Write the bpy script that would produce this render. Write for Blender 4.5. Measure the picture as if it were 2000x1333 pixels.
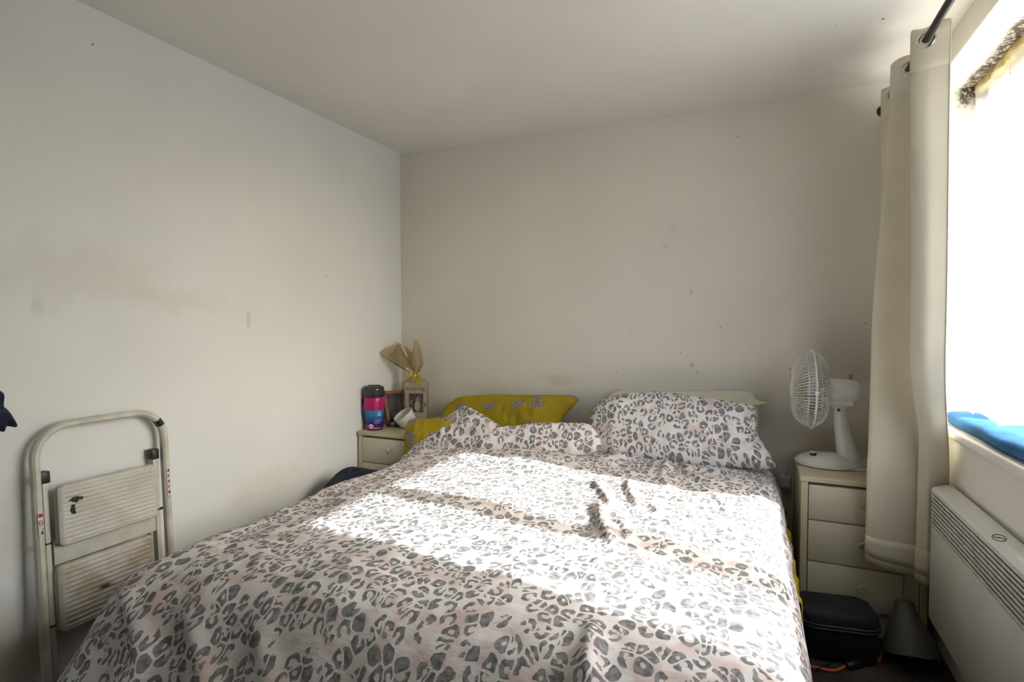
import bpy, bmesh, math, random
import numpy as np
from mathutils import Vector, Matrix, Euler

for o in list(bpy.data.objects): bpy.data.objects.remove(o, do_unlink=True)
SC = bpy.context.scene
COL = SC.collection
random.seed(7); RNG = np.random.default_rng(7)
PI = math.pi

# ------------------------------------------------------------------ camera, world, sun, exposure
FPX = 1081.0; YAW = math.atan(475 / FPX); PITCH = math.radians(2.0)
CAM = Vector((0, 0, 1.3))
cd = bpy.data.cameras.new('camera'); cd.sensor_width = 36; cd.lens = FPX / 2000 * 36; cd.clip_start = 0.02
cam = bpy.data.objects.new('camera', cd); COL.objects.link(cam)
cam.location = CAM; cam.rotation_euler = (PI / 2 - PITCH, 0, YAW)
SC.camera = cam
SC.view_settings.view_transform = 'Standard'; SC.view_settings.look = 'None'
SC.view_settings.gamma = 1; SC.view_settings.use_curve_mapping = False
SC.view_settings.exposure = 0.0

L, W, B, H, F = -2.18, 0.683, 3.11, 2.42, -2.4     # room: left, right, back, ceiling, front
WY0, WY1, WZ0, WZ1 = 1.06, 3.0, 0.88, 2.31          # window opening in the right wall
SUN_DIR = Vector((-1, 0.131, -0.70)).normalized()

world = bpy.data.worlds.new('sky'); SC.world = world; world.use_nodes = True
wn = world.node_tree; bgn = wn.nodes['Background']
sky = wn.nodes.new('ShaderNodeTexSky'); sky.sky_type = 'NISHITA'; sky.sun_disc = False
sky.sun_elevation = math.radians(35); sky.sun_rotation = math.radians(97); sky.dust_density = 3.0; sky.air_density = 1.0
wn.links.new(sky.outputs[0], bgn.inputs[0]); bgn.inputs[1].default_value = 1.25
sl = bpy.data.lights.new('sun', 'SUN'); sl.energy = 15.5; sl.angle = math.radians(1.0); sl.color = (1, 0.98, 0.955)
sun = bpy.data.objects.new('sun', sl); COL.objects.link(sun); sun.location = (6, 1, 6)
sun.rotation_euler = SUN_DIR.to_track_quat('-Z', 'Y').to_euler()
pl = bpy.data.lights.new('window_portal', 'AREA'); pl.shape = 'RECTANGLE'; pl.size = WY1 - WY0; pl.size_y = WZ1 - WZ0
pl.cycles.is_portal = True
po = bpy.data.objects.new('window_portal', pl); COL.objects.link(po); po.location = (0.99, (WY0 + WY1) / 2, (WZ0 + WZ1) / 2)
po.rotation_euler = Vector((-1, 0, 0)).to_track_quat('-Z', 'Z').to_euler()

# ------------------------------------------------------------------ pixel -> point on a plane
_d = Vector((-math.sin(YAW) * math.cos(PITCH), math.cos(YAW) * math.cos(PITCH), -math.sin(PITCH)))
_r = Vector((math.cos(YAW), math.sin(YAW), 0)); _u = _r.cross(_d)
def at(px, py, ax, v):
    q = _d + _r * ((px - 1000) / FPX) + _u * ((666.5 - py) / FPX)
    return CAM + q * ((v - CAM[ax]) / q[ax])
def on_plane(px, py, p0, n):
    q = _d + _r * ((px - 1000) / FPX) + _u * ((666.5 - py) / FPX)
    return CAM + q * ((Vector(p0) - CAM).dot(n) / q.dot(n))

# ------------------------------------------------------------------ materials
class NT:
    def __init__(s, name):
        s.m = bpy.data.materials.new(name); s.m.use_nodes = True; s.t = s.m.node_tree
        s.b = s.t.nodes['Principled BSDF']; s.out = s.t.nodes['Material Output']
    def n(s, typ, **kw):
        x = s.t.nodes.new('ShaderNode' + typ)
        for k, v in kw.items(): setattr(x, k, v)
        return x
    def set(s, sock, v):
        if isinstance(v, bpy.types.NodeSocket): s.t.links.new(v, sock)
        elif isinstance(v, (tuple, list)) and len(v) == 3 and sock.type == 'RGBA': sock.default_value = (*v, 1)
        else: sock.default_value = v
    def math(s, op, a, b=0.0, c=None, clamp=False):
        x = s.n('Math', operation=op); x.use_clamp = clamp
        s.set(x.inputs[0], a); s.set(x.inputs[1], b)
        if c is not None: s.set(x.inputs[2], c)
        return x.outputs[0]
    def vm(s, op, a, b=(0, 0, 0), out=0):
        x = s.n('VectorMath', operation=op); s.set(x.inputs[0], a)
        if op == 'SCALE': s.set(x.inputs['Scale'], b)
        else: s.set(x.inputs[1], b)
        return x.outputs[out]
    def ramp(s, v, lo, hi, a=0.0, b=1.0):
        x = s.n('MapRange', interpolation_type='SMOOTHSTEP'); x.clamp = True
        s.set(x.inputs[0], v)
        for i, q in enumerate((lo, hi, a, b)): s.set(x.inputs[1 + i], q)
        return x.outputs[0]
    def mix(s, f, a, b):
        x = s.n('Mix', data_type='RGBA'); s.set(x.inputs[0], f); s.set(x.inputs[6], a); s.set(x.inputs[7], b)
        return x.outputs[2]
    def noise(s, vec, scale, detail=3, rough=0.5, out=0):
        x = s.n('TexNoise'); s.set(x.inputs['Vector'], vec); x.inputs['Scale'].default_value = scale
        x.inputs['Detail'].default_value = detail; x.inputs['Roughness'].default_value = rough
        return x.outputs[out]
    def vor(s, vec, scale, rnd=1.0, dim='3D'):
        x = s.n('TexVoronoi', voronoi_dimensions=dim); s.set(x.inputs['Vector'], vec)
        x.inputs['Scale'].default_value = scale; x.inputs['Randomness'].default_value = rnd
        return x
    def co(s, k='Object'): return s.n('TexCoord').outputs[k]
    def bump(s, h, strength=0.3, dist=0.002):
        x = s.n('Bump'); x.inputs['Strength'].default_value = strength; x.inputs['Distance'].default_value = dist
        s.set(x.inputs['Height'], h); s.t.links.new(x.outputs[0], s.b.inputs['Normal'])
    def base(s, c): s.set(s.b.inputs['Base Color'], c)
    def p(s, k, v): s.set(s.b.inputs[k], v)

def plain(name, col, rough=0.5, var=0.06, nscale=12.0, metal=0.0, bump=0.0, bscale=60.0, spec=0.5, **kw):
    t = NT(name); co = t.co()
    n = t.noise(co, nscale, 4)
    lo = tuple(c * (1 - var) for c in col); hi = tuple(min(1, c * (1 + var)) for c in col)
    t.base(t.mix(t.ramp(n, .3, .7), lo, hi)); t.p('Roughness', rough); t.p('Metallic', metal); t.p('Specular IOR Level', spec)
    if bump: t.bump(t.noise(co, bscale, 5), bump)
    for k, v in kw.items(): t.p(k, v)
    return t.m

def stain(t, co, pos, rad, nz, lo=0.25, hi=1.0, dist=0.35):
    """soft patch round pos with radii rad, its outline broken up by noise nz"""
    d = t.vm('SUBTRACT', co, tuple(pos)); d = t.vm('DIVIDE', d, tuple(rad))
    ln = t.vm('LENGTH', d, out=1)
    ln = t.math('ADD', ln, t.math('MULTIPLY', t.math('SUBTRACT', nz, .5), dist * 4))
    return t.ramp(ln, hi, lo)

def wall_mat(name, col, stains_shade, specks=()):
    t = NT(name); co = t.co()
    big = t.noise(co, 1.3, 3); mid = t.noise(co, 9, 5, .6); fine = t.noise(co, 38, 4)
    c = t.mix(t.ramp(big, .3, .7), tuple(x * .97 for x in col), tuple(min(1, x * 1.03) for x in col))
    for pos, rad, sc, amt in stains_shade:
        m = stain(t, co, pos, rad, mid)
        c = t.mix(t.math('MULTIPLY', m, amt), c, sc)
    for pos, r, sc in specks:
        m = stain(t, co, pos, (r * .75,) * 3, fine, .5, 1.0, .2)
        c = t.mix(m, c, sc)
    v = t.vor(co, 2.6); vd = t.math('LESS_THAN', v.outputs[0], .012)
    c = t.mix(t.math('MULTIPLY', vd, .45), c, (.25, .2, .13))
    t.base(c); t.p('Roughness', .75); t.p('Specular IOR Level', .25); t.bump(t.noise(co, 120, 4), .12, .001)
    return t.m

def leopard_mat():
    t = NT('leopard_print_cotton')
    uv = t.co('UV')
    nz = t.noise(uv, 34, 2, .5, 1); p = t.vm('ADD', uv, t.vm('SCALE', t.vm('SUBTRACT', nz, (.5, .5, .5)), .017))
    nzb = t.noise(uv, 11, 1, .5, 1); p = t.vm('ADD', p, t.vm('SCALE', t.vm('SUBTRACT', nzb, (.5, .5, .5)), .034))
    p = t.vm('MULTIPLY', p, (1.12, .9, 0))
    SCL, RND = 23.5, .80
    v = t.vor(p, SCL, RND, '2D'); r = v.outputs['Distance']; pos = v.outputs['Position']
    ve = t.vor(p, SCL, RND, '2D'); ve.feature = 'DISTANCE_TO_EDGE'; ed = ve.outputs['Distance']
    sx = t.n('SeparateXYZ'); t.set(sx.inputs[0], t.vm('SUBTRACT', p, pos))
    sc = t.n('SeparateColor'); t.set(sc.inputs[0], v.outputs['Color']); ra, rb_, rc_ = sc.outputs[0], sc.outputs[1], sc.outputs[2]
    ang = t.math('ARCTAN2', sx.outputs[1], sx.outputs[0])
    hole = t.math('MULTIPLY', t.math('GREATER_THAN', ra, .30), t.math('MULTIPLY_ADD', rb_, .10, .12))
    body = t.math('MULTIPLY', t.ramp(ed, .055, .085), t.ramp(r, .50, .46))
    body = t.math('MULTIPLY', body, t.ramp(t.math('SUBTRACT', r, hole), -.015, .02))
    s1 = t.math('SINE', t.math('ADD', ang, t.math('MULTIPLY', rc_, 18.0)))
    s2 = t.math('SINE', t.math('ADD', t.math('MULTIPLY', ang, 2.0), t.math('MULTIPLY', rb_, 25.0)))
    gap1 = t.math('MULTIPLY', t.ramp(s1, .80, .90), t.math('GREATER_THAN', rb_, .30))
    gap2 = t.math('MULTIPLY', t.ramp(s2, .84, .93), t.math('GREATER_THAN', rc_, .55))
    gap = t.math('MULTIPLY', t.math('MAXIMUM', gap1, gap2), t.math('GREATER_THAN', ra, .22))
    mask = t.math('MULTIPLY', t.math('MULTIPLY', body, t.math('SUBTRACT', 1.0, gap)), t.math('GREATER_THAN', ra, .05))
    tone = t.noise(uv, 55, 2)
    gray = t.mix(t.ramp(tone, .35, .65), (.17, .168, .175), (.33, .325, .33))
    edge = t.ramp(mask, .2, .9); rimd = t.math('MULTIPLY', t.ramp(mask, .15, .6), t.ramp(mask, 1.0, .75)); gray = t.mix(t.math('MULTIPLY', rimd, .4), gray, (.10, .10, .105))
    pinkn = t.noise(uv, 13, 2); pk = t.ramp(pinkn, .46, .62)
    base = t.mix(t.math('MULTIPLY', pk, .62), (.80, .775, .765), (.66, .50, .475))
    inner = t.math('MULTIPLY', t.ramp(r, .25, .10), .25)
    base = t.mix(inner, base, (.70, .62, .60))
    t.base(t.mix(edge, base, gray)); t.p('Roughness', .8); t.p('Specular IOR Level', .2)
    cr = t.noise(t.vm('MULTIPLY', uv, (1, 2.2, 1)), 26, 4, .6)
    fine = t.math('ADD', t.math('MULTIPLY', cr, 1.0), t.math('MULTIPLY', t.noise(uv, 900, 1), .03))
    t.bump(fine, .55, .006)
    return t.m

def mustard_mat():
    t = NT('mustard_printed_cotton'); uv = t.co('UV')
    nz = t.noise(uv, 18, 2, .5, 1); p = t.vm('ADD', uv, t.vm('SCALE', t.vm('SUBTRACT', nz, (.5, .5, .5)), .05))
    p = t.vm('MULTIPLY', p, (.75, 1.25, 0))
    v = t.vor(p, 8.5, .8, '2D')
    body = t.ramp(v.outputs['Distance'], .29, .26)
    sp = t.vor(t.vm('ADD', uv, (.1, .2, 0)), 150, 1, '2D')
    spots = t.ramp(sp.outputs['Distance'], .30, .42)
    animal = t.mix(spots, (.04, .035, .04), (.42, .38, .34))
    wash = t.noise(uv, 6, 3)
    must = t.mix(t.ramp(wash, .3, .7), (.33, .235, .010), (.43, .32, .016))
    t.base(t.mix(body, must, animal)); t.p('Roughness', .75); t.p('Specular IOR Level', .25)
    t.bump(t.noise(uv, 24, 4), .5, .006)
    return t.m

def net_mat():
    t = NT('white_lace_net'); uv = t.co('UV')
    sx = t.n('SeparateXYZ'); t.set(sx.inputs[0], uv)
    st = t.math('ABSOLUTE', t.math('SUBTRACT', t.math('FRACT', t.math('MULTIPLY', sx.outputs[0], 6.0)), .5))
    strip = t.ramp(st, .10, .06)
    v = t.vor(uv, 130, .9, '2D')
    dots = t.math('MULTIPLY', t.math('MULTIPLY', t.ramp(v.outputs['Distance'], .42, .34), strip), t.ramp(t.noise(uv, 9, 2), .45, .55))
    col = t.mix(dots, (.90, .91, .92), (.02, .02, .022))
    dif = t.n('BsdfDiffuse'); t.set(dif.inputs[0], col)
    trl = t.n('BsdfTranslucent'); t.set(trl.inputs[0], col)
    tra = t.n('BsdfTransparent')
    m1 = t.n('MixShader'); m1.inputs[0].default_value = .5
    t.t.links.new(dif.outputs[0], m1.inputs[1]); t.t.links.new(trl.outputs[0], m1.inputs[2])
    m2 = t.n('MixShader'); t.set(m2.inputs[0], t.math('MULTIPLY_ADD', dots, .62, .34))
    t.t.links.new(tra.outputs[0], m2.inputs[1]); t.t.links.new(m1.outputs[0], m2.inputs[2])
    t.t.links.new(m2.outputs[0], t.out.inputs[0])
    return t.m

def film_mat(amt, tint, name='tan_cellophane'):
    t = NT(name); co = t.co()
    tra = t.n('BsdfTransparent'); t.set(tra.inputs[0], tint)
    gl = t.n('BsdfGlossy'); gl.inputs['Roughness'].default_value = .12; t.set(gl.inputs[0], (.9, .85, .7))
    df = t.n('BsdfDiffuse'); t.set(df.inputs[0], (.42, .34, .20))
    a = t.n('MixShader'); a.inputs[0].default_value = amt
    t.t.links.new(tra.outputs[0], a.inputs[1]); t.t.links.new(df.outputs[0], a.inputs[2])
    b = t.n('MixShader'); b.inputs[0].default_value = .05
    t.t.links.new(a.outputs[0], b.inputs[1]); t.t.links.new(gl.outputs[0], b.inputs[2])
    t.t.links.new(b.outputs[0], t.out.inputs[0])
    return t.m

def glass_mat():
    t = NT('window_glass')
    tra = t.n('BsdfTransparent'); t.set(tra.inputs[0], (.95, .97, .97))
    gl = t.n('BsdfGlossy'); gl.inputs['Roughness'].default_value = .02
    a = t.n('MixShader'); a.inputs[0].default_value = .06
    t.t.links.new(tra.outputs[0], a.inputs[1]); t.t.links.new(gl.outputs[0], a.inputs[2]); t.t.links.new(a.outputs[0], t.out.inputs[0])
    return t.m

def photo_mat(name):
    t = NT(name); co = t.co('UV')          # uv 0..1 across the print
    nz = t.noise(co, 7, 4); c = t.mix(t.ramp(nz, .35, .65), (.02, .018, .03), (.14, .12, .17))
    for pos, rad, col in (((.58, .34, 0), (.22, .34, 1), (.55, .53, .56)), ((.60, .72, 0), (.14, .20, 1), (.42, .40, .43)),
                          ((.56, .82, 0), (.05, .10, 1), (.03, .03, .04)), ((.15, .55, 0), (.08, .14, 1), (.35, .33, .36))):
        c = t.mix(stain(t, co, pos, rad, nz, .7, 1.0, .12), c, col)
    t.base(c); t.p('Roughness', .25)
    return t.m

def label_mat():
    """blue to violet printed wrap of the tub"""
    t = NT('blue_printed_label'); co = t.co(); sx = t.n('SeparateXYZ'); t.set(sx.inputs[0], co)
    w = t.math('ADD', sx.outputs[2], t.math('MULTIPLY', t.math('SINE', t.math('MULTIPLY', sx.outputs[0], 60)), .006))
    f = t.ramp(w, .035, .125)
    c = t.mix(f, (.010, .008, .16), (.01, .24, .50))
    c = t.mix(t.math('MULTIPLY', t.ramp(t.noise(co, 40, 3), .55, .62), .35), c, (.12, .02, .28))
    t.base(c); t.p('Roughness', .3)
    return t.m

def tread_mat(name, dirt):
    t = NT(name); co = t.co(); n = t.noise(co, 9, 5, .6); f = t.noise(co, 45, 4, .6)
    c = t.mix(t.math('MULTIPLY', t.ramp(n, .42, .68), dirt), (.62, .61, .55), (.33, .24, .13))
    sx = t.n('SeparateXYZ'); t.set(sx.inputs[0], co)
    for pos, rad in (((.0, -.115, .045), (.05, .022, .012)), ((.0, -.125, .015), (.05, .010, .022))):
        if dirt < .6:
            c = t.mix(stain(t, co, pos, rad, f, .75, 1.0, .55), c, (.015, .013, .012))
    if dirt > .6:
        c = t.mix(stain(t, co, (0, -.02, -.01), (.05, .03, .008), f, .4, 1.0, .5), c, (.05, .035, .02))
    t.base(c); t.p('Roughness', .5); t.bump(f, .15)
    return t.m

MT = {}
MT['ceiling'] = wall_mat('ceiling_paint', (.80, .775, .72), [((.45, 2.75, H), (.35, .3, .2), (.5, .46, .38), .25)],  # ceiling patch by the curtain carries painted shading along with smudges
                         [(at(1725, 37, 2, H), .008, (.35, .03, .02)), (at(1632, 50, 2, H), .005, (.2, .15, .1))])
lw = lambda x, y: at(x, y, 0, L); bw = lambda x, y: at(x, y, 1, B)
MT['wall_left'] = wall_mat('left_wall_paint', (.78, .80, .79), [
    (lw(150, 530), (.3, .42, .17), (.60, .58, .50), .30), (lw(350, 590), (.3, .30, .08), (.62, .59, .51), .25),
    (lw(485, 625), (.3, .018, .06), (.60, .50, .33), .5), (lw(70, 600), (.3, .025, .03), (.60, .55, .42), .3),
    (lw(530, 945), (.3, .35, .10), (.68, .62, .48), .35), (lw(40, 1290), (.3, .2, .12), (.42, .34, .22), .5),
    (lw(20, 1020), (.3, .05, .2), (.60, .56, .48), .35)],
    [(lw(181, 87), .006, (.25, .2, .14)), (lw(637, 540), .006, (.35, .3, .2)), (lw(178, 958), .006, (.3, .24, .16))])
MT['wall_back'] = wall_mat('back_wall_paint', (.77, .735, .66), [
    (bw(1352, 713), (.022, .3, .025), (.55, .42, .16), .8), (bw(1362, 728), (.014, .3, .014), (.52, .38, .15), .7),
    (bw(1300, 480), (.02, .3, .015), (.6, .52, .33), .5), (bw(1315, 448), (.03, .3, .02), (.62, .55, .38), .35),
    (bw(1090, 742), (.12, .3, .05), (.62, .52, .33), .45), (bw(1590, 850), (.16, .3, .10), (.50, .44, .34), .4),  # second patch is a darker brown area behind the fan base
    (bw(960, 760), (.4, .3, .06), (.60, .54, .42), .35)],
    [(bw(1350, 568), .006, (.42, .26, .06)), (bw(1350, 573), .007, (.40, .26, .08)), (bw(1407, 639), .006, (.2, .16, .12)),
     (bw(1329, 690), .006, (.3, .24, .16)), (bw(1441, 266), .006, (.2, .18, .15)), (bw(1205, 728), .005, (.15, .12, .1)),
     (bw(1241, 659), .005, (.3, .25, .18)), (bw(1543, 721), .005, (.2, .17, .13)), (bw(1052, 690), .005, (.3, .25, .18)),
     (bw(1690, 632), .007, (.35, .3, .22)), (bw(1230, 645), .008, (.5, .46, .36))])
MT['wall_right'] = wall_mat('window_wall_paint', (.80, .785, .73), [((W, 2.55, .75), (.3, .25, .15), (.60, .53, .38), .4)])
MT['wall_front'] = wall_mat('front_wall_low_bounce', (.42, .40, .36), [])  # invented dark colour for the unseen wall, lowers bounce onto the bed
def mould_mat():
    t = NT('moulded_reveal_paint'); co = t.co()
    f = t.noise(co, 70, 5, .7); g = t.noise(t.vm('MULTIPLY', co, (1, .3, 1)), 28, 4, .65)
    sx = t.n('SeparateXYZ'); t.set(sx.inputs[0], co); x, y, z = sx.outputs
    inx = t.ramp(t.math('ADD', x, t.math('MULTIPLY', t.math('SUBTRACT', g, .5), .07)), .775, .815)
    inz = t.ramp(t.math('ADD', z, t.math('MULTIPLY', t.math('SUBTRACT', g, .5), .10)), 2.20, 2.27)
    m = t.math('MULTIPLY', inx, inz)
    sp = t.ramp(f, .38, .52)
    c = t.mix(t.math('MULTIPLY', m, .45), (.84, .83, .79), (.50, .40, .26))
    c = t.mix(t.math('MULTIPLY', m, sp), c, (.06, .048, .035))
    v = t.vor(co, 60); sd = t.math('MULTIPLY', t.ramp(v.outputs[0], .14, .08), t.ramp(t.noise(co, 6, 3), .50, .62))
    low = t.ramp(x, .72, .80)
    c = t.mix(t.math('MULTIPLY', t.math('MULTIPLY', sd, low), .8), c, (.15, .14, .10))
    t.base(c); t.p('Roughness', .8); t.bump(g, .3)
    return t.m
MT['mould'] = mould_mat()
def floor_mat():
    t = NT('dark_worn_carpet'); co = t.co(); n = t.noise(co, 6, 5, .6); f = t.noise(co, 240, 3)
    c = t.mix(t.ramp(n, .4, .7), (.035, .030, .027), (.085, .070, .060)); t.base(c); t.p('Roughness', .95); t.bump(f, .6, .004)
    return t.m
MT['floor'] = floor_mat()
MT['ground'] = plain('bounce_ground', (.42, .40, .37), .9, .15)  # for the ground added to bounce sunlight indoors
MT['white_upvc'] = plain('white_window_plastic', (.82, .83, .82), .35, .02)
MT['sill'] = plain('white_sill_gloss', (.80, .79, .75), .35, .04, 6)
MT['glass'] = glass_mat(); MT['net'] = net_mat(); MT['film'] = film_mat(.28, (.80, .72, .56)); MT['film_clear'] = film_mat(.06, (.93, .90, .84), 'clear_cellophane')
MT['leopard'] = leopard_mat(); MT['mustard'] = mustard_mat()
MT['mustard_plain'] = plain('mustard_sheet_cotton', (.38, .28, .014), .8, .12, 8, bump=.4, bscale=20)
MT['cream_cotton'] = plain('cream_pillow_cotton', (.66, .62, .50), .85, .06, 9, bump=.5, bscale=22)
MT['mattress'] = plain('mattress_ticking', (.6, .58, .54), .9, .05)
MT['divan'] = plain('navy_divan_fabric', (.012, .014, .026), .9, .2, 60)
MT['navy'] = plain('navy_fabric', (.010, .014, .034), .85, .25, 30, bump=.4, bscale=90)
MT['curtain'] = plain('cream_curtain_fabric', (.66, .61, .49), .8, .04, 5, bump=.12, bscale=300)
MT['chrome'] = plain('chrome_ring', (.62, .60, .57), .18, .03, metal=1)
MT['rod'] = plain('black_rod_metal', (.03, .03, .032), .35, .1, metal=.6)
MT['chest'] = plain('cream_melamine', (.66, .62, .49), .45, .05, 5)
MT['chest_edge'] = plain('yellowed_cream_edge', (.60, .53, .36), .5, .05, 7)
MT['chest_side'] = plain('cream_chest_side', (.55, .50, .40), .5, .06, 7)
MT['gap_shade'] = plain('painted_gap_shade', (.03, .025, .02), .9, .1)  # near-black colour standing in for shade inside gaps
MT['knob'] = plain('clear_grey_knob', (.42, .39, .32), .15, .1, spec=.8)
MT['fan'] = plain('white_fan_plastic', (.78, .79, .80), .3, .03, 8)
MT['fan_wire'] = plain('white_wire', (.74, .73, .69), .4, .05)
MT['blade'] = plain('pale_fan_blade', (.60, .62, .64), .35, .04)
MT['dark_plastic'] = plain('dark_grey_plastic', (.05, .05, .05), .4, .1)
MT['black'] = plain('black_plastic', (.012, .012, .014), .4, .15)
MT['case'] = plain('black_fabric_case', (.010, .011, .017), .75, .2, 80, bump=.25, bscale=300)
MT['case_trim'] = plain('black_case_trim', (.022, .024, .032), .5, .15)
MT['lamp_shade'] = plain('grey_lamp_metal', (.085, .082, .075), .5, .06)
MT['orange'] = plain('orange_cable', (.62, .13, .025), .45, .06)
MT['heater'] = plain('white_heater_enamel', (.72, .725, .71), .3, .03, 4)
MT['heater_slat'] = plain('heater_slat_enamel', (.66, .65, .60), .4, .08, 20)
MT['blue_pad'] = plain('blue_towelling', (.015, .14, .34), .85, .18, 14, bump=.8, bscale=130)
MT['ladder'] = plain('worn_cream_enamel', (.60, .585, .50), .4, .12, 14, bump=.05)
MT['ladder_side'] = plain('worn_cream_enamel_rail', (.57, .56, .49), .4, .10, 14)
MT['tread_a'] = tread_mat('scuffed_tread', .25); MT['tread_b'] = tread_mat('dirty_tread', .65)
MT['sticker'] = plain('white_sticker', (.70, .66, .62), .5, .05); MT['red'] = plain('red_print', (.45, .03, .03), .5, .05)
MT['pink'] = plain('magenta_plastic', (.46, .006, .13), .35, .06); MT['label'] = label_mat()
MT['lid'] = plain('black_green_lid', (.035, .038, .028), .25, .3, 30); MT['navy_plastic'] = plain('navy_plastic', (.006, .012, .09), .3, .1)
MT['white_print'] = plain('white_print', (.75, .78, .80), .5, .02)
MT['wood'] = plain('brown_wood_frame', (.22, .085, .032), .45, .25, 20); MT['wood_dark'] = plain('dark_wood_back', (.05, .022, .012), .5, .25, 20)
MT['sign_wood'] = plain('whitewashed_wood', (.60, .55, .46), .7, .12, 40); MT['ink'] = plain('dark_ink', (.05, .045, .04), .6, .05)
MT['photo'] = photo_mat('dog_photo_print'); MT['photo2'] = plain('dark_portrait_print', (.05, .042, .045), .25, .7, 16)
MT['gold'] = plain('gold_ribbon', (.62, .46, .03), .3, .25, 60, metal=.35)
MT['ceramic'] = plain('white_ceramic', (.72, .71, .67), .25, .03)
MT['teal'] = plain('blue_grey_plastic', (.08, .18, .25), .4, .1); MT['grey_cap'] = plain('grey_cap_plastic', (.30, .29, .26), .4, .1)

# ------------------------------------------------------------------ mesh helpers
class MB:
    def __init__(s): s.v = []; s.f = []; s.uv = None
    def add(s, vs, fs):
        o = len(s.v); s.v += [tuple(x) for x in vs]; s.f += [tuple(i + o for i in q) for q in fs]; return s
    def box(s, a, b):
        x0, y0, z0 = a; x1, y1, z1 = b
        return s.add([(x0, y0, z0), (x1, y0, z0), (x1, y1, z0), (x0, y1, z0), (x0, y0, z1), (x1, y0, z1), (x1, y1, z1), (x0, y1, z1)],
                     [(0, 3, 2, 1), (4, 5, 6, 7), (0, 1, 5, 4), (1, 2, 6, 5), (2, 3, 7, 6), (3, 0, 4, 7)])
    def rbox(s, a, b, r=.006, seg=2):
        bm = bmesh.new(); bmesh.ops.create_cube(bm, size=1)
        a = Vector(a); b = Vector(b); sz = b - a; c = (a + b) / 2
        for v in bm.verts: v.co = Vector((v.co.x * sz.x, v.co.y * sz.y, v.co.z * sz.z)) + c
        r = min(r, min(sz) * .49)
        bmesh.ops.bevel(bm, geom=bm.edges[:], offset=r, segments=seg, profile=.5, affect='EDGES')
        bm.verts.index_update(); s.add([v.co for v in bm.verts], [[v.index for v in f.verts] for f in bm.faces]); bm.free(); return s
    def plate(s, w, h, t, r, axis='x', c=(0, 0, 0), seg=6):
        """rounded-corner plate, w x h in its plane, thickness t along axis"""
        pts = []
        for k, (sx, sy) in enumerate(((1, 1), (-1, 1), (-1, -1), (1, -1))):
            for i in range(seg + 1):
                a = PI / 2 * (k + i / seg); pts.append((sx * (w / 2 - r) + r * math.cos(a), sy * (h / 2 - r) + r * math.sin(a)))
        return s.prism(pts, t, axis, c)
    def prism(s, pts, t, axis='x', c=(0, 0, 0)):
        n = len(pts); vs = []
        for d in (-t / 2, t / 2):
            for (p, q) in pts:
                o = {'x': (d, p, q), 'y': (p, d, q), 'z': (p, q, d)}[axis]
                vs.append((o[0] + c[0], o[1] + c[1], o[2] + c[2]))
        fs = [tuple(range(n))[::-1], tuple(range(n, 2 * n))] + [(i, (i + 1) % n, n + (i + 1) % n, n + i) for i in range(n)]
        return s.add(vs, fs)
    def tube(s, path, r, n=8, closed=False, cap=True):
        path = [Vector(p) for p in path]; m = len(path); vs = []; up = None
        rr = r if isinstance(r, (list, tuple)) else [r] * m
        for i, p in enumerate(path):
            if closed: tg = path[(i + 1) % m] - path[i - 1]
            else: tg = path[min(i + 1, m - 1)] - path[max(i - 1, 0)]
            tg.normalize()
            if up is None:
                up = tg.orthogonal().normalized()
            up = (up - tg * up.dot(tg)).normalized(); bn = tg.cross(up)
            for k in range(n):
                a = 2 * PI * k / n; vs.append(p + (up * math.cos(a) + bn * math.sin(a)) * rr[i])
        fs = [(i * n + k, i * n + (k + 1) % n, ((i + 1) % m) * n + (k + 1) % n, ((i + 1) % m) * n + k) for i in range(m if closed else m - 1) for k in range(n)]
        if cap and not closed: fs += [tuple(range(n))[::-1], tuple(range((m - 1) * n, m * n))]
        return s.add(vs, fs)
    def lathe(s, prof, n=32, axis='z', c=(0, 0, 0), sx=1, sy=1):
        vs = []; m = len(prof)
        for (r, h) in prof:
            for k in range(n):
                a = 2 * PI * k / n; p, q = r * math.cos(a) * sx, r * math.sin(a) * sy
                o = {'z': (p, q, h), 'x': (h, p, q), 'y': (p, h, q)}[axis]
                vs.append((o[0] + c[0], o[1] + c[1], o[2] + c[2]))
        fs = [(i * n + k, i * n + (k + 1) % n, (i + 1) * n + (k + 1) % n, (i + 1) * n + k) for i in range(m - 1) for k in range(n)]
        if prof[0][0] > 1e-6: fs.append(tuple(range(n))[::-1])
        if prof[-1][0] > 1e-6: fs.append(tuple(range((m - 1) * n, m * n)))
        return s.add(vs, fs)
    def sweep_rect(s, path, w, t, axis=(1, 0, 0)):
        """rectangular bar along a path that lies in the plane normal to axis; w in plane, t along axis"""
        ax = Vector(axis); path = [Vector(p) for p in path]; m = len(path); vs = []; ch = min(w, t) * .28
        prof = []
        for (sx, sy) in ((1, 1), (-1, 1), (-1, -1), (1, -1)):
            a, b = sx * w / 2, sy * t / 2
            q = [(a, b - sy * ch), (a - sx * ch, b)] if sx * sy > 0 else [(a - sx * ch, b), (a, b - sy * ch)]
            prof += q
        n = len(prof)
        for i, p in enumerate(path):
            tg = (path[min(i + 1, m - 1)] - path[max(i - 1, 0)]).normalized(); nn = tg.cross(ax).normalized()
            for (a, b) in prof: vs.append(p + nn * a + ax * b)
        fs = [(i * n + k, i * n + (k + 1) % n, (i + 1) * n + (k + 1) % n, (i + 1) * n + k) for i in range(m - 1) for k in range(n)]
        return s.add(vs, fs + [tuple(range(n))[::-1], tuple(range((m - 1) * n, m * n))])
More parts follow.
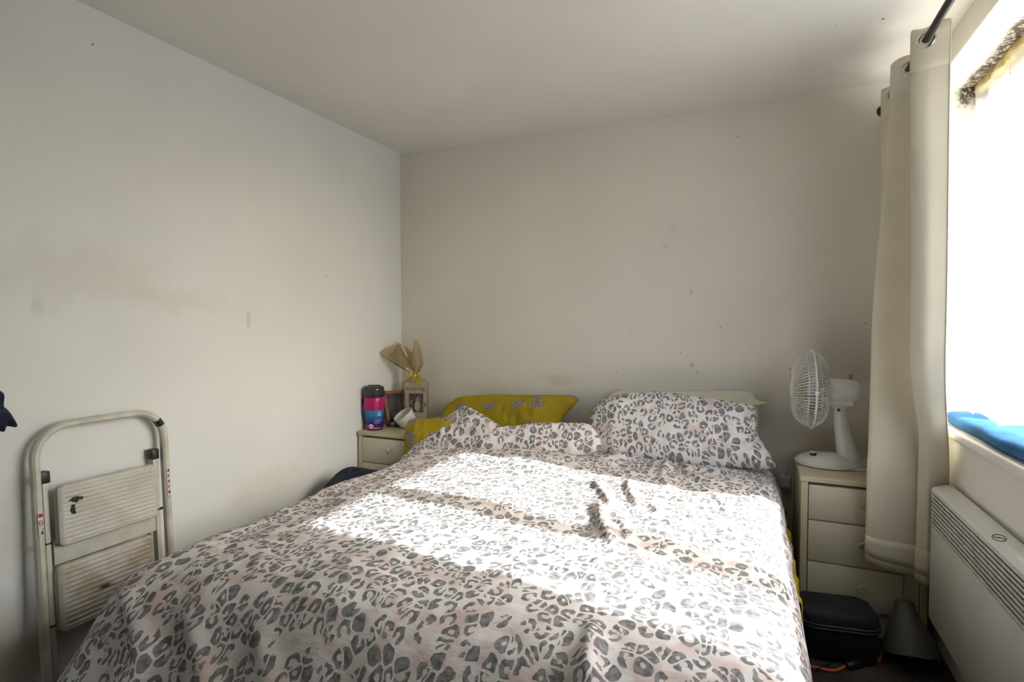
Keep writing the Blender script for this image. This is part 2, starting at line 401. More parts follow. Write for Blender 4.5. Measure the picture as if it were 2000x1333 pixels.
    def grid(s, P, closed_u=False):
        nu, nv = P.shape[:2]; o = len(s.v)
        s.v += [tuple(x) for x in P.reshape(-1, 3).tolist()]
        for i in range(nu if closed_u else nu - 1):
            for j in range(nv - 1):
                a = o + i * nv + j; b = o + ((i + 1) % nu) * nv + j
                s.f.append((a, b, b + 1, a + 1))
        return s

def mesh_obj(name, mb, mat, parent=None, smooth=True, uvs=None, loc=None, rot=None, angle=40):
    me = bpy.data.meshes.new(name); me.from_pydata(mb.v, [], mb.f); me.update()
    bm = bmesh.new(); bm.from_mesh(me); bmesh.ops.recalc_face_normals(bm, faces=bm.faces); bm.to_mesh(me); bm.free()
    if isinstance(mat, str): mat = MT[mat]
    me.materials.append(mat)
    if uvs is not None:
        lay = me.uv_layers.new(name='UVMap'); vi = np.empty(len(me.loops), dtype=np.int32); me.loops.foreach_get('vertex_index', vi)
        lay.data.foreach_set('uv', np.asarray(uvs, dtype=np.float32)[vi].ravel())
    if smooth:
        me.polygons.foreach_set('use_smooth', [True] * len(me.polygons))
        try: me.set_sharp_from_angle(angle=math.radians(angle))
        except Exception: pass
    o = bpy.data.objects.new(name, me); COL.objects.link(o)
    if parent is not None: o.parent = parent
    if loc is not None: o.location = loc
    if rot is not None: o.rotation_euler = rot
    return o
def tag(o, label, cat, group=None):
    o['label'] = label; o['category'] = cat
    if group: o['group'] = group
    return o
def thing(name, label, cat, loc=(0, 0, 0), rot=(0, 0, 0), group=None):
    o = bpy.data.objects.new(name, None); COL.objects.link(o); o.location = loc; o.rotation_euler = rot; o.empty_display_size = .1
    return tag(o, label, cat, group)
def struct(name, mb, mat, parent=None, label=None, smooth=False):
    o = mesh_obj(name, mb, mat, parent, smooth)
    if parent is None: o['kind'] = 'structure'
    if label: o['label'] = label
    return o
def text_mesh(body, size, mat, parent, loc, rot, name='lettering', shear=0.0, extrude=.0004):
    c = bpy.data.curves.new(name, 'FONT'); c.body = body; c.size = size; c.align_x = 'CENTER'; c.align_y = 'CENTER'; c.shear = shear; c.extrude = extrude
    c.resolution_u = 3
    o = bpy.data.objects.new(name, c); COL.objects.link(o)
    dg = bpy.context.evaluated_depsgraph_get(); me = bpy.data.meshes.new_from_object(o.evaluated_get(dg))
    bpy.data.objects.remove(o, do_unlink=True)
    me.materials.clear(); me.materials.append(MT[mat])
    q = bpy.data.objects.new(name, me); COL.objects.link(q); q.parent = parent; q.location = loc; q.rotation_euler = rot
    return q
def catmull(pts, n, closed=True):
    pts = [np.array(p, float) for p in pts]; m = len(pts); out = []
    segs = m if closed else m - 1
    for i in range(segs):
        if closed: a, b, c, d = pts[i - 1], pts[i], pts[(i + 1) % m], pts[(i + 2) % m]
        else: a, b, c, d = pts[max(i - 1, 0)], pts[i], pts[i + 1], pts[min(i + 2, m - 1)]
        for k in range(n):
            t = k / n
            out.append(.5 * ((2 * b) + (c - a) * t + (2 * a - 5 * b + 4 * c - d) * t * t + (3 * b - a - 3 * c + d) * t ** 3))
    if not closed: out.append(pts[-1])
    return np.array(out)
def vnoise(x, y, scale, seed=0):
    """smooth 2D value noise in -1..1, vectorised"""
    g = np.random.default_rng(seed).uniform(-1, 1, (64, 64)); X = np.asarray(x) * scale; Y = np.asarray(y) * scale
    xi = np.floor(X).astype(int); yi = np.floor(Y).astype(int); fx = X - xi; fy = Y - yi
    fx = fx * fx * fx * (fx * (fx * 6 - 15) + 10); fy = fy * fy * fy * (fy * (fy * 6 - 15) + 10)
    q = lambda i, j: g[i % 64, j % 64]
    return (q(xi, yi) * (1 - fx) + q(xi + 1, yi) * fx) * (1 - fy) + (q(xi, yi + 1) * (1 - fx) + q(xi + 1, yi + 1) * fx) * fy
def sstep(x, a, b):
    t = np.clip((x - a) / (b - a), 0, 1); return t * t * (3 - 2 * t)

# ------------------------------------------------------------------ the room
T = .3
struct('floor', MB().box((L - .1, F - .1, -.1), (W + T, B + .1, 0)), 'floor')
struct('ceiling', MB().box((L - .1, F - .1, H), (W + T, B + .1, H + .1)), 'ceiling')
struct('wall_left', MB().box((L - .1, F - .1, 0), (L, B + .1, H)), 'wall_left')
struct('wall_back', MB().box((L, B, 0), (W + T, B + .1, H)), 'wall_back')
struct('wall_front', MB().box((L, F - .1, 0), (W + T, F, H)), 'wall_front')  # unseen wall, set back and darkened to lower bounced light
wr = MB().box((W, F, 0), (W + T, B, WZ0)).box((W, F, WZ1), (W + T, B, H)).box((W, F, WZ0), (W + T, WY0, WZ1)).box((W, WY1, WZ0), (W + T, B, WZ1))
wall_right = struct('wall_right', wr, 'wall_right')
e = .004
rev = MB().box((W + .001, WY0, WZ1 - e), (.89, WY1, WZ1)).box((W + .001, WY1 - e, WZ0 + .03), (.89, WY1, WZ1)).box((W + .001, WY0, WZ0 + .03), (.89, WY0 + e, WZ1))
struct('reveal_lining', rev, 'mould', wall_right, 'white window reveal with black mould along the frame')
struct('ground', MB().box((1.2, -9, -.35), (18, 13, -.25)), 'ground')  # unseen slab added to bounce sunlight up to the ceiling

win = bpy.data.objects.new('window_1', None); COL.objects.link(win); win['kind'] = 'structure'; win.location = (0, 0, 0)
fx0, fx1 = .875, .935
fr = MB()
for a, b in (((fx0, WY0, WZ0), (fx1, WY0 + .06, WZ1)), ((fx0, WY1 - .06, WZ0), (fx1, WY1, WZ1)), ((fx0, WY0, WZ0), (fx1, WY1, WZ0 + .07)), ((fx0, WY0, WZ1 - .07), (fx1, WY1, WZ1))): fr.box(a, b)
struct('window_frame', fr, 'white_upvc', win)
for y in (1.545, 2.52):
    struct('mullion', MB().box((fx0, y - .055, WZ0 + .07), (fx1, y + .055, WZ1 - .07)), 'white_upvc', win)
for y0, y1 in ((WY0 + .06, 1.49), (1.60, 2.465), (2.575, WY1 - .06)):
    struct('pane', MB().box((.902, y0, WZ0 + .07), (.908, y1, WZ1 - .07)), 'glass', win)
struct('window_sill', MB().rbox((W - .022, WY0, WZ0 - .012), (fx0, WY1 - .02, WZ0 + .027), .01, 3), 'sill', win, smooth=True)

# ------------------------------------------------------------------ bed
CX, HW = -.775, .70            # centre line and half width of the mattress
bed = thing('bed', 'double bed with mustard fitted sheet and dark base under the leopard duvet', 'bed', (CX, 2.1, 0))
mesh_obj('base', MB().rbox((-.68, -.93, .04), (.68, .97, .30), .02), 'divan', bed)
for sx in (-.6, .6):
    for sy in (-.85, .9): mesh_obj('foot', MB().lathe([(.025, 0), (.03, .045)], 12, 'z', (sx, sy, 0)), 'black', bed)
mt_ = mesh_obj('mattress', MB().rbox((-.69, -.93, .30), (.69, .98, .50), .05, 4), 'mattress', bed)
mesh_obj('fitted_sheet', MB().rbox((-.70, -.94, .315), (.70, .985, .512), .05, 4), 'mustard_plain', bed)
sk = MB(); ts = np.linspace(0, 1, 60)
P_ = np.zeros((60, 6, 3))
for j in range(6):
    P_[:, j, 0] = (.70, .88, .918, .924, .928, .930)[j] + (j > 1) * .007 * np.sin(ts * 38 + j * .4); P_[:, j, 1] = -.15 + .95 * ts; P_[:, j, 2] = (.462, .440, .405, .31, .21, .12)[j]
sk.grid(P_); so = mesh_obj('sheet_overhang', sk, 'mustard', bed, uvs=P_[:, :, 1:].reshape(-1, 2))
so.modifiers.new('thick', 'SOLIDIFY').thickness = .004

# duvet: a draped sheet, parametrised by its flat cloth coordinates (s across, t along)
def duvet():
    NS, NTT = 420, 400
    s = np.linspace(-1.16, .965, NS); t = np.linspace(.56, 2.90, NTT)
    S, Tt = np.meshgrid(s, t, indexing='ij')
    hwL = .74 + .10 * np.ones_like(Tt); hwR, y0 = .77, 1.20
    ex = np.where(S < 0, np.maximum(0, -S - hwL), np.maximum(0, S - hwR)); sg = np.sign(S)
    ey = np.maximum(0, y0 - Tt)
    # per direction: soft quarter-ish roll then hang
    def roll(e, R, hang):
        a = np.minimum(e / R, hang); out = R * np.sin(a); dn = R * (1 - np.cos(a)); rest = np.maximum(0, e - R * hang)
        return out + rest * np.cos(hang), dn + rest * np.sin(hang)
    ox, dx = roll(ex, .13, 1.38); oy, dy = roll(ey, .30, .86)
    X = CX + np.clip(S, -hwL, hwR) + sg * ox
    Y = np.maximum(Tt, y0) - oy
    Z = .592 - np.maximum(dx, dy) - .35 * np.minimum(dx, dy)
    top = np.exp(-((np.maximum(dx, dy)) / .08) ** 2)
    # crown of the bedding and broad undulations
    u = (S + .0) / .80
    Z += .030 * (1 - np.clip(np.abs(u), 0, 1) ** 3) * top
    Z += top * (.012 * vnoise(X, Y, 3.2, 1) + .006 * vnoise(X, Y, 7, 2) + .0035 * vnoise(X, Y * 1.7, 16, 3))
    Z += .035 * sstep(Tt, 2.35, 2.75) * top * (.6 + .4 * vnoise(X, Y, 2, 9))
    # hanging folds
    hang = np.clip(np.maximum(dx, dy) / .25, 0, 1)
    wy = dy ** 2 / (dx ** 2 + dy ** 2 + 1e-6); Y -= hang * wy * (.030 * vnoise(S, Tt * .3, 5.5, 5) + .014 * vnoise(S, Tt * .3, 13, 6))
    X += sg * hang * (1 - wy) * (.025 * vnoise(Tt, S * .3, 5.5, 7))
    Pb = np.stack([X, Y, Z], -1)
    # single ridges, as segments on the bed top
    def ridge(p, q, h, w, skew=.0):
        nonlocal Z
        p = np.array(p[:2]); q = np.array(q[:2]); d = q - p; ln = np.hypot(*d); d /= ln; nrm = np.array([-d[1], d[0]])
        al = (X - p[0]) * d[0] + (Y - p[1]) * d[1]
        wob = .008 * np.sin(al * 17 + p[0] * 40)
        ac = (X - p[0]) * nrm[0] + (Y - p[1]) * nrm[1] + wob
        env = sstep(al, -.05, .06) * (1 - sstep(al, ln - .08, ln + .05))
        ww = np.where(ac > 0, w * (1 + skew), w * (1 - skew))
        Z += env * (h * np.exp(-(ac / ww) ** 2) - .35 * h * np.exp(-((ac - 2.2 * w) / (1.6 * w)) ** 2))
    g = lambda x, y: at(x, y, 2, .625)
    for a, b, h, w in (((1165, 942), (1196, 1005), .032, .022), ((1160, 985), (1196, 1068), .038, .024), ((1228, 938), (1240, 995), .034, .022),
                       ((1205, 1000), (1225, 1060), .020, .022), ((1262, 975), (1300, 1012), .018, .020), ((1296, 895), (1300, 950), .028, .024),
                       ((1330, 905), (1370, 935), .020, .022), ((1395, 955), (1420, 985), .014, .022), ((1310, 1020), (1370, 1045), .012, .025),
                       ((1165, 1065), (1160, 1130), .014, .022), ((1150, 1205), (1160, 1333), .026, .022), ((1135, 1240), (1120, 1333), .020, .030),
                       ((745, 925), (800, 905), .018, .03), ((840, 930), (900, 935), .012, .03), ((1250, 880), (1180, 905), .02, .04),
                       ((700, 1000), (900, 1030), .008, .05), ((1400, 1010), (1520, 1060), .010, .03), ((1000, 1200), (1100, 1260), .008, .05)):
        ridge(g(*a), g(*b), h * .50, w * .85, .25); ridge(g(*a), g(*b), h * .28, w * 2.2, .25)
    # fold down the draped foot corner
    for a, b, h, w in (((262, 1150), (215, 1333), .022, .06), ((150, 1240), (190, 1333), .012, .05), ((640, 1150), (600, 1333), .016, .05), ((420, 1170), (400, 1333), .018, .05)):
        pa, pb = at(*a, 2, .52), at(*b, 2, .42)
        ac = (X - np.interp(Z, [pb.z, pa.z], [pb.x, pa.x]))
        Y -= h * np.exp(-(ac / w) ** 2) * sstep(dy, .01, .08)
    P = np.stack([X, Y, Z], -1)
    mb = MB().grid(P)
    ds = np.linalg.norm(np.diff(Pb, axis=0), axis=-1); dt = np.linalg.norm(np.diff(Pb, axis=1), axis=-1)
    Uc = np.concatenate([np.zeros((1, NTT)), np.cumsum(ds, 0)], 0); ic = NS // 2; Uc = Uc - Uc[ic:ic + 1]
    Vc = np.concatenate([np.zeros((NS, 1)), np.cumsum(dt, 1)], 1); Vc = Vc - Vc[:, -1:]
    o = mesh_obj('duvet', mb, 'leopard', uvs=np.stack([Uc, Vc], -1).reshape(-1, 2) + 6.0, angle=180)
    m = o.modifiers.new('thick', 'SOLIDIFY'); m.thickness = .03; m.offset = -1
    tag(o, 'grey and pink leopard print duvet spread over the bed', 'duvet')
    return o
duvet()

# pillows: an outline (given in photo pixels on the pillow's own leaning plane), filled out to a cushion
def pillow(name, outline, y_base, z_base, lean, thick, mat, label, group, seed, uvrot=0.0, wr=.006, sharp=2.6):
    n = Vector((0, -math.cos(lean), math.sin(lean)))                  # plane normal, towards the room
    ey = Vector((0, math.sin(lean), math.cos(lean))); exx = Vector((1, 0, 0)); p0 = Vector((0, y_base, z_base))
    pts = []
    for q in outline:
        w = on_plane(q[0], q[1], p0, n) - p0; pts.append((w.dot(exx), w.dot(ey)))
    C = catmull(pts, 10); cen = C.mean(0)
    na = len(C); nr = 26; mb = MB(); uv = []
    for side in (1, -1):
        rs = np.linspace(0, 1, nr) ** .8
        Pp = np.zeros((na, nr, 3))
        A = cen[None, None, :] + (C - cen)[:, None, :] * rs[None, :, None]
        edge = (1 - rs ** sharp) ** .62
        th = thick * edge[None, :] * (1 + .18 * vnoise(A[..., 0], A[..., 1], 6, seed)) + wr * vnoise(A[..., 0], A[..., 1], 16, seed + 1) * edge[None, :] + wr * .7 * vnoise(A[..., 0] * 1.5, A[..., 1] * .6, 26, seed + 2) * edge[None, :]
        if side < 0: th = thick * .75 * edge[None, :] * np.ones((na, 1))
        for i in range(3):
            Pp[..., i] = p0[i] + A[..., 0] * exx[i] + A[..., 1] * ey[i] + side * th * n[i]
        mb.grid(Pp, True)
        cu, su = math.cos(uvrot), math.sin(uvrot)
        U = np.stack([A[..., 0] * cu - A[..., 1] * su, A[..., 0] * su + A[..., 1] * cu], -1).reshape(-1, 2); uv.append(U + seed * .37 + 2)
    o = mesh_obj(name, mb, mat, uvs=np.concatenate(uv), angle=180)
    bm = bmesh.new(); bm.from_mesh(o.data); bmesh.ops.remove_doubles(bm, verts=bm.verts, dist=1e-5); bmesh.ops.recalc_face_normals(bm, faces=bm.faces); bm.to_mesh(o.data); bm.free()
    tag(o, label, 'pillow', group)
    return o
GP = 'pillows along the back wall'
pillow('pillow', [(1180, 800), (1205, 764), (1260, 768), (1340, 764), (1450, 764), (1472, 768), (1480, 782), (1503, 788), (1484, 800), (1480, 850), (1470, 890), (1330, 895), (1200, 885)],
       2.98, .60, math.radians(14), .045, 'cream_cotton', 'plain cream pillow against the wall behind the right leopard pillow', GP, 31)
pillow('pillow', [(858, 838), (868, 800), (885, 783), (905, 775), (960, 771), (1030, 772), (1100, 772), (1130, 778), (1122, 792), (1104, 812), (1094, 832), (1080, 870), (960, 885), (880, 880)],
       2.93, .60, math.radians(20), .055, 'mustard', 'mustard animal print pillow propped against the back wall', GP, 41)
pillow('pillow', [(786, 905), (789, 875), (791, 845), (797, 824), (812, 817), (835, 818), (860, 815), (885, 818), (900, 850), (895, 890), (860, 905), (820, 908)],
       2.615, .60, math.radians(14), .034, 'mustard', 'mustard pillow sticking out from the bed beside the left chest', GP, 52)
pillow('pillow', [(778, 905), (800, 880), (830, 850), (865, 822), (893, 800), (910, 794), (930, 803), (962, 822), (992, 838), (1020, 832), (1060, 827), (1110, 827), (1155, 832), (1172, 878), (1100, 893), (960, 890), (860, 893)],
       2.600, .63, math.radians(30), .040, 'leopard', 'slumped leopard print pillow with a raised corner before the mustard pillow', GP, 63, .3, wr=.009)
pillow('pillow', [(1140, 860), (1150, 825), (1165, 792), (1190, 776), (1250, 768), (1300, 766), (1350, 774), (1400, 781), (1450, 789), (1474, 796), (1478, 815), (1478, 845), (1492, 868), (1508, 895), (1512, 915), (1450, 915), (1350, 908), (1250, 895), (1170, 885)],
       2.70, .62, math.radians(32), .075, 'leopard', 'plump leopard print pillow upright on the bed side nearest the fan', GP, 74, -.2)

# dark bag between bed and left wall
def blob(name, c, rad, mat, seed, zmin=0.0, nz_amp=.03):
    nu, nv = 40, 24; mb = MB(); u = np.linspace(0, 2 * PI, nu, endpoint=False); v = np.linspace(0, 1, nv)
    U, V = np.meshgrid(u, v, indexing='ij')
    k = np.sin(np.clip(V, 0, 1) * PI / 2) ** .5; hz = np.cos(V * PI / 2) ** .8
    sq = 1 / np.maximum(np.abs(np.cos(U)) ** 3 + np.abs(np.sin(U)) ** 3, 1e-6) ** (1 / 3)
    nn = 1 + nz_amp * 3 * vnoise(np.cos(U) * 2 + 5, np.sin(U) * 2 + V * 3, 1.3, seed)
    X = c[0] + rad[0] * k * sq * np.cos(U) * nn; Y = c[1] + rad[1] * k * sq * np.sin(U) * nn; Z = zmin + (rad[2]) * hz * (1 + nz_amp * 2 * vnoise(X * 8, Y * 8, 1, seed + 1) * (V > 0))
    mb.grid(np.stack([X, Y, Z], -1), True); mb.f.append(tuple(i * nv + nv - 1 for i in range(nu)))
    return mb
bg = thing('holdall', 'dark navy fabric bag on the floor between bed and left wall', 'bag', (-1.93, 2.32, 0))
mesh_obj('bag_body', blob('x', (0, 0), (.155, .24, .500), 'navy', 3), 'navy', bg)
mesh_obj('handle', MB().tube([(0.02 * math.sin(a * 3), -.13 + .26 * a / PI, .47 + .045 * math.sin(a)) for a in np.linspace(0, PI, 14)], .009, 8), 'navy', bg)

# ------------------------------------------------------------------ bedside chests
def chest(label, x0, y0, dx=.45, dy=.47, h=.646):
    t = thing('bedside_chest', label, 'chest', (x0, y0, 0), group='pair of cream bedside chests')
    st = .026
    mesh_obj('top_panel', MB().rbox((-.004, -.006, h - .022), (dx + .004, dy, h), .003), 'chest_edge', t)
    for a, b in ((0, st), (dx - st, dx)):
        mesh_obj('side_panel', MB().rbox((a, 0, 0), (b, dy, h - .022), .002), 'chest_edge', t)
    mesh_obj('back_panel', MB().box((st, dy - .008, .02), (dx - st, dy, h - .022)), 'chest_side', t)
    mesh_obj('drawer_gap_shade', MB().box((st, .05, .02), (dx - st, .06, h - .022)), 'gap_shade', t)  # dark sheet paints the shade behind the drawer gaps
    zs = [(h - .034, .466), (.461, .290), (.285, .112)]
    for z1, z0 in zs:
        d = mesh_obj('drawer', MB().rbox((st + .003, -.001, z0), (dx - st - .003, .047, z1), .003), 'chest', t)
        zc = (z0 + z1) / 2 + .012
        mesh_obj('knob', MB().lathe([(.006, .002), (.006, -.010), (.013, -.014), (.0155, -.019), (.0155, -.024), (.012, -.028), (.006, -.027), (0, -.026)], 12, 'y', (dx / 2, 0, zc)), 'knob', d, angle=20)
    mesh_obj('plinth', MB().rbox((st, .02, 0), (dx - st, .045, .098), .002), 'chest', t)
    return t
chest('cream three drawer bedside chest carrying the fan beside the curtain', .188, 2.624)
chest('cream bedside chest in the left corner holding ornaments and photo frames', L + .012, 2.645)
CT = .646                                                             # chest top

# ------------------------------------------------------------------ desk fan on the right chest
fan = thing('desk_fan', 'white desk fan with wire guard standing on the right bedside chest', 'fan', (.31, 2.875, CT), (0, 0, math.radians(3)))
prof = [(.0, .0), (.118, .0), (.128, .006), (.128, .016), (.115, .030), (.09, .044), (.05, .054), (0, .058)]
mesh_obj('base', MB().lathe(prof, 48, 'z', (0, 0, 0), 1.05, .86), 'fan', fan)
kb = mesh_obj('control_knob', MB().lathe([(.013, 0), (.013, .014), (.010, .017), (0, .017)], 20, 'z', (-.062, -.035, .046)), 'dark_plastic', fan)
mesh_obj('knob_cap', MB().lathe([(.0135, .014), (.0135, .019), (0, .020)], 20, 'z', (-.062, -.035, .046)), 'fan', kb)
# tapering stand, elliptical sections, its back edge flaring to the base
sec = [(.03, .085, .048, .045), (.06, .080, .044, .040), (.10, .070, .038, .034), (.15, .058, .032, .030), (.20, .050, .029, .028), (.25, .046, .028, .027), (.275, .046, .026, .025), (.285, .046, .016, .016)]
P_ = np.zeros((28, len(sec), 3))
for j, (z, cx, rx, ry) in enumerate(sec):
    for k in range(28):
        a = 2 * PI * k / 28; P_[k, j] = (cx + rx * math.cos(a), ry * math.sin(a), z)
mb = MB().grid(P_, True); mb.f.append(tuple(k * len(sec) + len(sec) - 1 for k in range(28)))
stand = mesh_obj('stand', mb, 'fan', fan)
mesh_obj('tilt_screw', MB().lathe([(.007, .0), (.007, -.004), (0, -.005)], 16, 'y', (.036, -.0265, .258)), 'dark_plastic', stand)
mesh_obj('neck', MB().rbox((.012, -.022, .262), (.075, .022, .300), .008, 3).rbox((-.005, -.018, .278), (.03, .018, .292), .006, 3), 'fan', fan)
FZ = .345; fc = -.072                                                  # axis height and guard centre (x)
mh = mesh_obj('motor_housing', MB().lathe([(0, -.010), (.053, -.010), (.057, -.004), (.057, .06), (.055, .085), (.048, .108), (.034, .122), (.018, .128), (0, .129)], 40, 'x', (0, 0, FZ - .006)), 'fan', fan)
mesh_obj('housing_skirt', MB().rbox((-.018, -.040, FZ - .068), (.095, .040, FZ - .030), .010, 3), 'fan', mh)
mesh_obj('oscillation_knob', MB().lathe([(.011, .0), (.011, .003), (.005, .005), (.005, .018), (.008, .020), (.008, .026), (0, .027)], 16, 'z', (.085, 0, FZ + .044)), 'grey_cap', fan)
R = .178
def guard(sgn, depth, n_w, rings):
    g = MB()
    for k in range(n_w):
        a = 2 * PI * k / n_w; pth = []
        for i in range(13):
            f = 1 - (1 - i / 12) ** 1.7; r = R * (.20 + .80 * f); x = sgn * depth * (1 - .10 * f - .90 * f ** 5.5); tw = .22 * f * sgn
            pth.append((fc + x, r * math.cos(a + tw), FZ + r * math.sin(a + tw)))
        g.tube(pth, .0014, 4, cap=False)
    for r, x in rings: g.tube([(fc + sgn * x, r * math.cos(a), FZ + r * math.sin(a)) for a in np.linspace(0, 2 * PI, 48, endpoint=False)], .0016, 5, True)
    return g
gf = mesh_obj('front_guard', guard(-1, .080, 76, ((R * .2, .079), (R * .62, .070), (R * .93, .028))), 'fan_wire', fan)
mesh_obj('front_badge', MB().lathe([(0, -.009), (.026, -.008), (.032, -.004), (.037, .002), (0, .003)], 28, 'x', (fc - .078, 0, FZ)), 'fan', gf)
mesh_obj('rear_guard', guard(1, .066, 76, ((R * .33, .064), (R * .62, .058), (R * .93, .023))), 'fan_wire', fan)
rim = mesh_obj('guard_rim', MB().tube([(fc, R * math.cos(a), FZ + R * math.sin(a)) for a in np.linspace(0, 2 * PI, 64, endpoint=False)], .0042, 8, True), 'fan', fan)
mesh_obj('rim_clip', MB().rbox((fc - .008, -R - .006, FZ - .004), (fc + .008, -R + .006, FZ + .010), .002), 'fan', rim)
bl = mesh_obj('blade_hub', MB().lathe([(0, -.022), (.020, -.020), (.027, -.012), (.028, .022), (.010, .024), (.010, .06), (0, .06)], 24, 'x', (fc, 0, FZ)), 'blade', fan)
for k in range(3):
    Q = np.zeros((14, 10, 3)); a0 = k * 2 * PI / 3 + .5
    for i in range(14):
        r = .022 + (R - .037) * i / 13; wd = .95 * math.sin(min(1, .35 + i / 13 * .75) * PI / 2 * 1.15)
        for j in range(10):
            f = j / 9 - .5; a = a0 + f * wd + .25 * i / 13
            Q[i, j] = (fc + f * .042 + .006, r * math.cos(a), FZ + r * math.sin(a))
    b = mesh_obj('blade', MB().grid(Q), 'blade', fan); m = b.modifiers.new('thick', 'SOLIDIFY'); m.thickness = .002
rm = thing('remote_stick', 'small white stick lying beside the fan base on the chest', 'stick', (*at(1674, 921, 2, CT)[:2], CT), (0, 0, .12))
mesh_obj('stick_body', MB().rbox((-.028, -.009, 0), (.06, .009, .012), .004, 3), 'fan', rm); mesh_obj('button', MB().rbox((-.016, -.004, .0115), (.0, .004, .0135), .001), 'grey_cap', rm)

# white plug and cable on the wall beside the right chest
pg = thing('wall_plug', 'white plug and looping cable low on the wall behind the bed', 'plug', (.150, 3.108, .50))
mesh_obj('socket_plate', MB().rbox((-.04, -.008, -.07), (.035, .0, .07), .003), 'fan', pg)
mesh_obj('plug_body', MB().rbox((-.022, -.040, -.035), (.022, -.006, .025), .008, 3), 'fan', pg)
mesh_obj('cable', MB().tube(catmull([(0, -.03, .02), (.005, -.05, .06), (.018, -.06, .085), (.030, -.06, .07), (.032, -.055, -.05), (.03, -.05, -.3), (.03, -.06, -.496)], 6, False), .003, 6), 'fan', pg)

# ------------------------------------------------------------------ things on the left chest
tub = thing('tub', 'pink and blue tub with black lid on the left bedside chest', 'tub', (-2.114, 2.730, CT), (0, 0, 0))
mesh_obj('tub_body', MB().lathe([(0, .002), (.050, .002), (.052, .012), (.0555, .12), (.060, .165), (.061, .20), (.056, .205), (0, .205)], 40), 'navy_plastic', tub)
lb = mesh_obj('printed_label', MB().lathe([(.0525, .008), (.0533, .03), (.0565, .125)], 40), 'label', tub)
for i in range(1): lb.data.polygons.foreach_set('use_smooth', [True] * len(lb.data.polygons))
mesh_obj('pink_sleeve', MB().lathe([(.0545, .120), (.0600, .124), (.0632, .168), (.0636, .196), (.0605, .200), (.0600, .124)], 40), 'pink', tub)
def wrap(fun, nu, nv, r=.0572):
    Q = np.zeros((nu, nv, 3))
    for i in range(nu):
        for j in range(nv):
            a, z = fun(i / (nu - 1), j / (nv - 1)); rr = np.interp(z, [.008, .03, .125], [.0525, .0533, .0565]) + .0006
            Q[i, j] = (rr * math.cos(a), rr * math.sin(a), z)
    return MB().grid(Q)
FA = math.atan2(-2.735, 2.108)                                        # direction of the camera from the tub
mesh_obj('pink_wave', wrap(lambda u, v: (FA - 1.3 + 2.6 * u, .009 + v * (.010 + .016 * (1 - sstep(np.array(u), 0, .6)) + .004 * math.sin(u * 5))), 30, 4), 'pink', lb)
mesh_obj('white_swoosh', wrap(lambda u, v: (FA - .6 + 1.7 * u, .022 + .010 * math.sin(u * 3 + 3) + .0025 * v * math.sin(PI * u)), 24, 3), 'white_print', lb)
mesh_obj('round_emblem', wrap(lambda u, v: (FA - .38 + (.010 * v + .004) * math.cos(2 * PI * u) / .053, .026 + (.010 * v + .004) * math.sin(2 * PI * u)), 24, 3), 'white_print', lb)
def glyphA(u, v): return None
for p, q in (((-.22, 0), (-.02, 1)), ((-.02, 1), (.20, 0)), ((-.20, .14), (.18, .14))):
    mesh_obj('letter_a', wrap(lambda u, v, p=p, q=q: (FA + .55 + (p[0] + (q[0] - p[0]) * u + (v - .5) * .09) * .9, .088 + (p[1] + (q[1] - p[1]) * u) * .026 + (v - .5) * (.004 if p[1] == q[1] else 0)), 6, 3), 'white_print', lb)
for k in range(3):
    mesh_obj('script_line', wrap(lambda u, v, k=k: (FA - .1 + .8 * u + .1 * k, .045 + .009 * k + .004 * math.sin(u * 22 + k) + .0016 * v), 40, 3), 'white_print', lb)
lid = mesh_obj('lid', MB().lathe([(.060, .203), (.063, .210), (.064, .236), (.060, .240), (.060, .246), (.057, .258), (.050, .264), (0, .268)], 40), 'lid', tub)
mesh_obj('lid_collar', MB().lathe([(.0585, .198), (.0625, .202), (.0625, .222), (.0585, .226)], 40), 'navy_plastic', tub)
mesh_obj('lid_ridge', MB().rbox((-.035, -.012, .262), (.035, .012, .271), .004), 'lid', lid, rot=(0, 0, .5))
ha = FA - 1.75
mesh_obj('strap', MB().tube([(math.cos(ha) * (.055 + .022 * math.sin(PI * f)), math.sin(ha) * (.055 + .022 * math.sin(PI * f)), .03 + .19 * f) for f in np.linspace(0, 1, 14)], .003, 6), 'black', tub)

fr2 = thing('photo_frame', 'brown wooden photo frame turned sideways behind the pink tub', 'frame', (-2.050, 2.885, CT), (0, 0, math.radians(66)))
fo = []
lean = math.radians(18); hold = bpy.data.objects.new('frame_surround', None)
def leaned(mb):
    c, s = math.cos(lean), math.sin(lean); mb.v = [(x, y * c + z * s + .0, -y * s + z * c) for x, y, z in mb.v]; mz = 0; return mb
COLS = MB().box((-.075, -.010, .004), (-.055, .012, .225)).box((.055, -.010, .004), (.075, .012, .225)).box((-.055, -.010, .004), (.055, .012, .024)).box((-.055, -.010, .205), (.055, .012, .225))
bpy.data.objects.remove(hold)
fs = mesh_obj('surround', leaned(COLS), 'wood', fr2, smooth=False)
pp = leaned(MB().box((-.055, .0, .024), (.055, .006, .205)))
mesh_obj('backing', leaned(MB().box((-.056, .006, .02), (.056, .010, .21))), 'wood_dark', fr2, smooth=False)
mesh_obj('picture', pp, 'photo2', fr2, smooth=False, uvs=[((v[0] + .055) / .11, (v[2] - .024) / .18) for v in pp.v])
mesh_obj('easel_leg', MB().box((-.02, .045, .003), (.02, .10, .006)).add([(-.02, .05, .15), (.02, .05, .15), (.02, .054, .15), (-.02, .054, .15), (-.02, .096, .003), (.02, .096, .003), (.02, .10, .003), (-.02, .10, .003)], [(0, 1, 5, 4), (2, 3, 7, 6), (0, 3, 2, 1), (4, 5, 6, 7), (1, 2, 6, 5), (3, 0, 4, 7)]), 'wood_dark', fr2, smooth=False)

